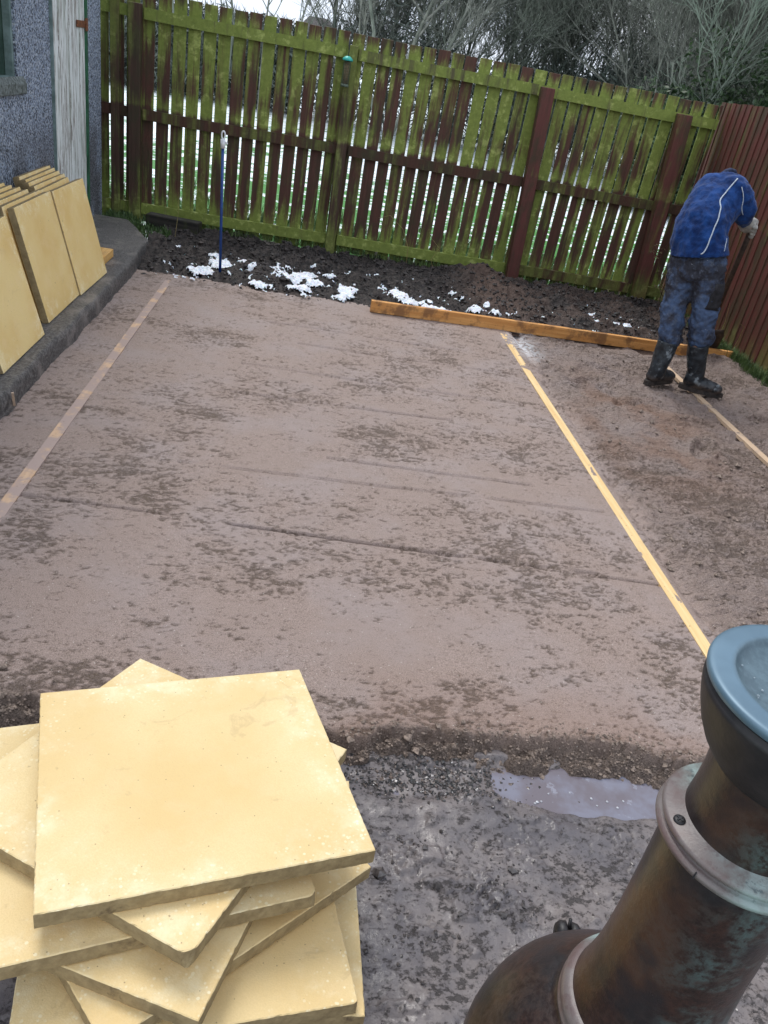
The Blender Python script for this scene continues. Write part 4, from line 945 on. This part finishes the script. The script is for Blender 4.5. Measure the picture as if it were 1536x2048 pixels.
boot(lbt+V3(0,0,.0), lan+V3(0,0,.02), (2.435, 5.085, .004), (2.70, 5.235, .012))
boot(rbt+V3(0,0,-.01), ran, (2.705, 5.135, .010), (3.01, 5.035, .002))

MAT['glove'] = M_simple('grey_glove', (.26,.25,.23), (.48,.47,.44), 24, .85, .6, .01, obj=False)
MAT['glove_cuff'] = M_simple('dark_cuff', (.02,.02,.022), (.06,.06,.065), 50, .8)
GT = V3(2.918, 5.335, 1.095)                       # top grip of the shovel
GD = (V3(3.35, 6.22, .03)-GT).normalized()        # direction of the shaft
def glove(wr, grip, ax, side=1):
    dirh = (grip-wr).normalized(); u = ax.normalized(); out_ = dirh.cross(u).normalized()*side
    chains = [[(wr-dirh*.02, .040, .042, u), (wr.lerp(grip, .45)+out_*.014, .056, .042, u), (wr.lerp(grip, .95)+out_*.024, .058, .036, u)]]
    for k in range(4):
        off = u*(-.042+.028*k); L2 = (1, 1.08, 1.04, .86)[k]
        a0 = wr.lerp(grip, .9)+out_*.026+off
        a1 = grip+off+dirh*.026*L2+out_*.014; a2 = grip+off+dirh*.022*L2-out_*.020; a3 = grip+off-dirh*.008-out_*.027
        chains.append([(a0, .0155, .0155, u), (a1, .0155, .0155, u), (a2, .0125, .0125, u), (a3, .0115, .0115, u)])
    t0 = wr.lerp(grip, .5)-u*.035; chains.append([(t0, .015, .015, u), (grip-u*.052-out_*.006, .0125, .0125, u), (grip-u*.045-out_*.030+dirh*.006, .011, .011, u)])
    o = pp('glove', blob('glove', chains, .0045, 2), MAT['glove'])
    b = MB(); b.tube([wr-dirh*.012-Vector(person.location), wr+dirh*.012-Vector(person.location)], [.037, .036], 16); b.build('cuff', MAT['glove_cuff'], o, smooth=True)
    b = MB(); q = wr.lerp(grip, .62)+out_*.047-Vector(person.location)
    for k in (-1, 0, 1): b.beam(q+dirh*.016*k-u*.028-out_*.0025*abs(k), q+dirh*.016*k+u*.028-out_*.0025*abs(k), .006, .004)
    b.build('knuckle_band', MAT['glove_cuff'], o)
glove(rwr+V3(.0,.0,-.006), GT, GD, 1)
glove(lwr, V3(2.62, 5.27, .71), V3(1, .3, 0), -1)

# shovel
shv = empty('shovel', tuple(GT), 'long handled shovel gripped by the person and pushed into the soil', 'shovel')
MAT['shaft'] = M_simple('dark_wood_shaft', (.025,.016,.012), (.065,.04,.028), 30, .6)
MAT['blade'] = M_simple('muddy_steel', (.025,.018,.015), (.08,.055,.042), 26, .6)
b = MB(); b.tube([-GD*.05, GD*1.12], .0185, 14); b.build('shaft', MAT['shaft'], shv, smooth=True)
b = MB(); b.tube([GD*1.08, GD*1.24], [.022, .026], 14); b.build('socket', MAT['blade'], shv, smooth=True)
b = MB(); su = GD.cross(V3(0,0,1)).normalized(); bn = su.cross(GD).normalized(); rows = []
for i in range(9):
    t = i/8; q = GD*(1.17+.29*t)
    for j in range(9):
        s_ = (j/8-.5)*2; wv = .135*(1-.15*max(0, .25-t)*4)-.012*t*t
        b.v.append(tuple(q+su*wv*s_+bn*(.028*s_*s_*(1-t*.3)+.006))); b.r.append(0)
for i in range(8):
    for j in range(8): q = i*9+j; b.f.append((q, q+1, q+10, q+9))
bl = b.build('blade', MAT['blade'], shv, smooth=True); bl.modifiers.new('t', 'SOLIDIFY').thickness = .003

# ------------------------------------------------------------------ grass, weeds, dead stems
def tuft_mesh(name, spots, mat, seed, label, cat, hmin=.03, hmax=.10, wd=.003):
    rg_ = np.random.default_rng(seed); b = MB()
    for (x, y, z, k) in spots:
        for _ in range(k):
            h = rg_.uniform(hmin, hmax); a = rg_.uniform(0, 6.28); le = rg_.uniform(.15, .8)*h; px, py = x+rg_.normal(0, .012), y+rg_.normal(0, .012)
            dx, dy = math.cos(a), math.sin(a); sx, sy = -dy*wd, dx*wd
            b.add([(px-sx, py-sy, z-.01), (px+sx, py+sy, z-.01), (px+dx*le*.4+sx*.8, py+dy*le*.4+sy*.8, z+h*.6), (px+dx*le*.4-sx*.8, py+dy*le*.4-sy*.8, z+h*.6), (px+dx*le, py+dy*le, z+h)], [(0,1,2,3), (3,2,4)])
    o = b.build(name, mat); return tag(o, label, cat, kind='stuff')
MAT['grass'] = M_simple('grass_blades', (.030,.070,.016), (.11,.17,.045), 14, .6, 0, obj=False)
MAT['weed'] = M_simple('weed_leaves', (.020,.045,.012), (.085,.15,.04), 22, .6, 0, obj=False)
rg3 = np.random.default_rng(5)
sp = []
for i in range(900):
    y = rg3.uniform(4.4, 7.7); x = 3.62-abs(rg3.normal(0, .045)); sp.append((x, y, at_z(sand_z, min(x, 3.6), y)*.5+.02, 5))
tuft_mesh('grass_strip', sp, MAT['grass'], 1, 'strip of rough green grass along the foot of the right boarded fence', 'grass', .02, .09, .002)
sp = [(rg3.uniform(-1.2, 3.5), 7.80+rg3.normal(0, .05), .03, 4) for i in range(700)]
tuft_mesh('fence_grass', sp, MAT['grass'], 2, 'short green grass showing under the bottom rail of the back fence', 'grass', .015, .06, .002)
sp = [(-1.83+abs(rg3.normal(0, .17)), rg3.uniform(6.85, 7.75), .06, 5) for i in range(330)]+[(rg3.uniform(-1.7, -1.2), 7.0+rg3.uniform(-.1, .5), .05, 4) for i in range(260)]
tuft_mesh('corner_weeds', sp, MAT['weed'], 3, 'low green weeds at the house corner below the fence', 'weeds', .01, .05, .004)
sp = [(rg3.uniform(-6, 10), 8.1+abs(rg3.normal(0, .8)), -.04, 4) for i in range(5200)]
tuft_mesh('field_grass', sp, MAT['grass'], 4, 'green grass growing beyond the picket fence', 'grass', .05, .16, .005)
MAT['straw'] = M_simple('dry_straw', (.22,.17,.06), (.42,.34,.14), 20, .7, 0)
def stem(pts, r_, label, mat='straw', leaves=0, seed=0):
    b = MB(); b.tube(pts, [r_*(1-.6*i/(len(pts)-1)) for i in range(len(pts))], 5)
    rr = random.Random(seed)
    for i in range(leaves):
        k = rr.randrange(1, len(pts)); p = Vector(pts[k]); q = p+Vector((rr.uniform(-.07,.07), rr.uniform(-.05,.02), rr.uniform(-.06,.06)))
        b.tube([p, p.lerp(q,.5)+Vector((0,0,.01)), q], [.0018,.0015,.001], 4)
        for _ in range(3):
            c_ = q+Vector((rr.uniform(-.02,.02), rr.uniform(-.02,.02), rr.uniform(-.02,.02))); u = Vector((rr.uniform(-1,1), rr.uniform(-1,1), rr.uniform(-1,1))).normalized()*.014; v_ = u.orthogonal().normalized()*.008
            b.add([c_-u, c_+v_, c_+u, c_-v_], [(0,1,2,3)])
    return tag(b.build('dead_stem', MAT[mat]), label, 'dead stem')
stem([(.95,7.74,.02),(.94,7.73,.18),(.86,7.72,.34),(.72,7.72,.44),(.62,7.73,.40)], .003, 'thin straw stem arching by the fence right of the centre post')
stem([(1.22,7.74,.02),(1.18,7.72,.10),(1.24,7.72,.22),(1.12,7.73,.32)], .0028, 'short crooked straw stem against the bottom rail')
MAT['deadleaf'] = M_simple('dead_leaf', (.055,.035,.018), (.14,.095,.045), 30, .8, 0)
stem([(3.50,7.42,.02),(3.46,7.42,.14),(3.36,7.40,.26),(3.33,7.40,.38),(3.26,7.41,.50),(3.22,7.42,.56)], .005, 'brown dead plant with shrivelled leaves in front of the right fence post', 'deadleaf', 34, 3)
stem([(-1.16,7.2,.05),(-1.14,7.21,.25),(-1.15,7.22,.42)], .002, 'single thin dry stalk beside the black sleeper')
stem([(3.55,6.1,.03),(3.52,6.0,.2),(3.47,5.9,.33),(3.40,5.85,.36)], .003, 'pale bent stalk against the right boarded fence')
stem([(3.57,6.4,.03),(3.55,6.35,.25),(3.50,6.3,.42)], .003, 'upright pale stalk against the right boarded fence')

# ------------------------------------------------------------------ trees beyond the fence
def bark(name, c0, c1): 
    n = N(name, .85, .2); V = n.obj(); a = n.noise(n.map(V, (9, 9, 2)), 1, 4, .6); r_ = n.rnd()
    c = n.mix(n.step(a, .3, .7), c0, c1); c = n.mix(n.mth('MULTIPLY', r_, .5), c, (.16, .20, .15)); return n.fin(c, .85)
MAT['bark'] = bark('grey_bark', (.11,.115,.10), (.31,.31,.27)); MAT['bark_pale'] = bark('pale_bark', (.16,.19,.16), (.32,.36,.30)); MAT['bark_dark'] = bark('dark_bark', (.030,.034,.030), (.085,.09,.078))
def tree_parts(seed, H=8., stems=4, spread=.5, lv=4, dens=1.0, r0=.07, tw=.008, crook=.18):
    rr = random.Random(seed); T_ = MB(); Br = MB()
    def grow(p, d, L_, r_, lvl):
        ns = 5 if lvl < 2 else 4 if lvl < 3 else 3
        pts = [p.copy()]; q = p.copy(); dd = d.copy()
        for i in range(ns):
            dd = (dd+Vector((rr.gauss(0, crook), rr.gauss(0, crook), rr.gauss(0, crook*.7)+.05))).normalized(); q = q+dd*(L_/ns); pts.append(q.copy())
        r1 = max(tw*.6, r_*.45); rs = [r_+(r1-r_)*i/ns for i in range(ns+1)]
        (T_ if lvl == 0 else Br).tube(pts, rs, 6 if lvl == 0 else (4 if lvl == 1 else 3), cap=False)
        if lvl >= lv: return
        nc = int((9, 7, 5, 4)[lvl]*dens+rr.random())
        for k in range(nc):
            t = rr.uniform(.18 if lvl else .15, 1.0); i = min(ns-1, int(t*ns)); f = t*ns-i; b0 = pts[i].lerp(pts[i+1], f)
            ang = rr.uniform(.25, .85); ax = Vector((rr.gauss(0, 1), rr.gauss(0, 1), rr.gauss(0, .6))).normalized(); base = (pts[i+1]-pts[i]).normalized()
            sd_ = (ax-base*ax.dot(base)).normalized(); nd = (base*math.cos(ang)+sd_*math.sin(ang)+Vector((0, 0, .28))).normalized()
            grow(b0, nd, L_*rr.uniform(.34, .58), max(tw, rs[i]*.5), lvl+1)
    for s_ in range(stems):
        a = rr.uniform(0, 6.28); rd = rr.uniform(.05, .45) if stems > 1 else 0; lean_ = rr.uniform(.05, .22)*spread*2
        grow(Vector((rd*math.cos(a), rd*math.sin(a), -.1)), Vector((lean_*math.cos(a), lean_*math.sin(a), 1)).normalized(), H*rr.uniform(.75, 1.05), r0*rr.uniform(.6, 1.1), 0)
    return T_, Br
def leaf_cloud(seed, n_, R_, H_, z0, sz):
    rg_ = np.random.default_rng(seed); b = MB(); cl = [(rg_.uniform(-R_, R_)*.8, rg_.uniform(-R_, R_)*.8, z0+H_*rg_.random(), rg_.uniform(.3, .75)) for _ in range(44)]
    V = []; F = []; 
    for i in range(n_):
        cx_, cy_, cz_, cr_ = cl[rg_.integers(len(cl))]; d = rg_.normal(0, 1, 3); d /= np.linalg.norm(d); p = np.array((cx_, cy_, cz_))+d*cr_*rg_.random()**.45
        u = rg_.normal(0, 1, 3); u /= np.linalg.norm(u); v_ = np.cross(u, rg_.normal(0, 1, 3)); v_ /= np.linalg.norm(v_); s_ = sz*rg_.uniform(.5, 1.3)
        V += [p-u*s_, p+v_*s_*.5, p+u*s_, p-v_*s_*.5]; F.append((4*i, 4*i+1, 4*i+2, 4*i+3))
    b.v = [tuple(p) for p in V]; b.f = F; b.r = [0]*len(V); return b
variants = []
for i in range(5):
    T_, Br = tree_parts(300+i, 7.2+.5*i, (4, 3, 5, 3, 4)[i], .5, 4, 1.15, .045, .0045, .22)
    mt, mbm = T_.mesh('trunk'), Br.mesh('branches'); mt.materials.append(MAT['bark']); mbm.materials.append(MAT['bark'])
    mt.polygons.foreach_set('use_smooth', [True]*len(mt.polygons)); variants.append((mt, mbm))
rt = random.Random(77)
adj = ['slender', 'twiggy', 'grey', 'leaning', 'bushy', 'tangled', 'tall', 'spindly']
spots = []
xx = .2
while xx < 17:
    spots.append((xx+rt.uniform(-.4, .4), rt.uniform(25.5, 29)-.18*xx)); xx += 1.05
xx = 2.5
while xx < 22: spots.append((xx+rt.uniform(-.5, .5), rt.uniform(30, 34)-.1*xx)); xx += 1.8
xx = 8
while xx < 19: spots.append((xx+rt.uniform(-.5, .5), rt.uniform(20.5, 24)-.25*xx)); xx += 2.0
place = sorted([(s, 0) for s in spots], key=lambda t: t[0][0])
words = {0: 'front', 1: 'middle', 2: 'back'}
for i, ((x, y), _) in enumerate(place):
    root = empty('bare_tree', (x, y, -.08), None, 'tree', 'bare winter trees beyond the fence', (0, 0, rt.uniform(0, 6.28)))
    s_ = rt.uniform(.85, 1.15); root.scale = (s_, s_, s_*rt.uniform(.9, 1.15))
    root['label'] = 'bare winter tree of the dense thicket standing beyond the back fence'
    mt, mbm = variants[i % 5]
    for nm, me in (('trunk', mt), ('branches', mbm)):
        o = bpy.data.objects.new(nm, me); COL.objects.link(o); o.parent = root
# a few young thin trees against open sky at the left
thin = []
for i in range(2):
    T_, Br = tree_parts(400+i, 5.5, 1, .3, 3, .75, .035, .010, .12); mt, mbm = T_.mesh('trunk'), Br.mesh('branches'); mt.materials.append(MAT['bark']); mbm.materials.append(MAT['bark']); thin.append((mt, mbm))
for i, (x, y, lab) in enumerate(((-3.6, 22, 'thin young tree against pale sky, leftmost above the fence'), (-2.75, 24, 'thin young tree against pale sky, second from the left above the fence'), (-1.7, 23, 'thin young tree against pale sky left of the small far roof'), (-.75, 25, 'thin young tree against pale sky just right of the small far roof'))):
    root = empty('young_tree', (x, y, -.08), lab, 'tree', 'young trees against the open sky', (0, 0, i*1.7))
    for nm, me in zip(('trunk', 'branches'), thin[i % 2]):
        o = bpy.data.objects.new(nm, me); COL.objects.link(o); o.parent = root
# big arching tree over the middle post, pale crooked tree by the fence corner
T_, Br = tree_parts(511, 8.5, 3, 1.1, 4, 1.05, .10, .010, .22)
rt_ = empty('arching_tree', (1.6, 22.5, -.08), 'wide arching bare tree whose branches spread over the post with the bird feeder', 'tree'); T_.build('trunk', MAT['bark'], rt_, smooth=True); Br.build('branches', MAT['bark'], rt_)
T_, Br = tree_parts(523, 4.3, 2, 1.0, 3, 1.1, .055, .0055, .30)
rt_ = empty('pale_tree', (7.3, 17.0, -.08), 'pale crooked bare tree just beyond the fence corner', 'tree'); T_.build('trunk', MAT['bark_pale'], rt_, smooth=True); Br.build('branches', MAT['bark_pale'], rt_)
# evergreen bushes at right
MAT['ivy'] = M_simple('ivy_leaves', (.012,.030,.010), (.050,.090,.030), 3, .5, 0, obj=False)
for i, (x, y, R_, H_, lab) in enumerate(((8.3, 16.0, 1.5, 2.6, 'dark evergreen bush above the red fence corner at the right edge'), (7.1, 17.2, 1.0, 1.6, 'low dark evergreen bush just left of the red fence corner'), (10.6, 18.5, 1.7, 4.2, 'tall evergreen bush at the far right behind the red fence'))):
    rt_ = empty('evergreen_bush', (x, y, -.08), lab, 'bush', 'evergreen bushes at the right'); leaf_cloud(60+i, 15000, R_, H_, .4, .055).build('foliage', MAT['ivy'], rt_)
    T_, Br = tree_parts(600+i, H_, 3, .6, 3, .9, .05, .008); T_.build('trunk', MAT['bark_dark'], rt_); Br.build('branches', MAT['bark_dark'], rt_)
# undergrowth
MAT['bramble'] = M_simple('bramble', (.05,.062,.055), (.16,.185,.155), 2, .8, 0, obj=False)
b = MB(); rg_ = np.random.default_rng(9); V = []; F = []
NB = 78000
for i in range(NB):
    x = rg_.uniform(-26, 24) if i % 3 else rg_.uniform(-13, -1); y = 27.5-.18*max(x, 0)+rg_.normal(0, .9); top = 2.25 if x < -1 else 2.6+.8*math.sin(x*.9)+.05*x; z = top*rg_.random()**.8*(.75+.35*rg_.random())
    u = rg_.normal(0, 1, 3); u[2] = abs(u[2])*1.3; u /= np.linalg.norm(u); v_ = np.cross(u, rg_.normal(0, 1, 3)); v_ /= np.linalg.norm(v_); s_ = rg_.uniform(.10, .38); p = np.array((x, y, z)); t_ = rg_.uniform(.008, .03)
    V += [p-u*s_, p+v_*t_, p+u*s_, p-v_*t_]; F.append((4*i, 4*i+1, 4*i+2, 4*i+3))
b.v = [tuple(p) for p in V]; b.f = F; b.r = [0]*len(V)
tag(b.build('undergrowth', MAT['bramble']), 'tangled dark undergrowth at the far side of the snowy field', 'undergrowth', kind='stuff')
# far wooded rise that closes the view low down behind the thicket
b = MB(); V = []; F = []; 
for i in range(30000):
    x = rg_.uniform(9, 50); y = 44+rg_.normal(0, 2.5); z = (3.2+1.2*math.sin(x*.4)+.06*x)*rg_.random()**.8
    u = rg_.normal(0, 1, 3); u[2] = abs(u[2])*2; u /= np.linalg.norm(u); v_ = np.cross(u, rg_.normal(0, 1, 3)); v_ /= np.linalg.norm(v_); s_ = rg_.uniform(.2, .9); p = np.array((x, y, z)); t_ = rg_.uniform(.02, .06)
    V += [p-u*s_, p+v_*t_, p+u*s_, p-v_*t_]; F.append((4*i, 4*i+1, 4*i+2, 4*i+3))
b.v = [tuple(p) for p in V]; b.f = F; b.r = [0]*len(V)
MAT['farwood'] = M_simple('far_wood', (.06,.075,.075), (.15,.18,.18), 2, .9, 0, obj=False)
tag(b.build('far_wood', MAT['farwood']), 'hazy far wood glimpsed between the bare trees', 'wood', kind='stuff')
# distant house
dh = empty('distant_house', (-2.6, 150, -.1), 'small far house of which the dark roof shows above the fence', 'house'); dh.scale = (.7, .7, .85)
b = MB(); b.box(-5, 5, -4, 4, 0, 5.4); b.build('wall', M_simple('pale_render', (.35,.33,.30), (.45,.43,.40), 1, .8), dh)
b = MB(); b.add([(-5.5,-4.5,5.4),(5.5,-4.5,5.4),(5.5,4.5,5.4),(-5.5,4.5,5.4),(-2.2,0,8.6),(2.2,0,8.6)], [(0,1,5,4),(1,2,5),(2,3,4,5),(3,0,4),(3,2,1,0)])
b.build('roof', M_simple('dark_tiles', (.05,.045,.045), (.09,.08,.078), 2, .8), dh)
for x in (-3, 0, 3):
    b = MB(); b.box(x-.6, x+.6, -4.05, -4.003, 3.2, 4.5); b.build('window', MAT['glass'], dh)
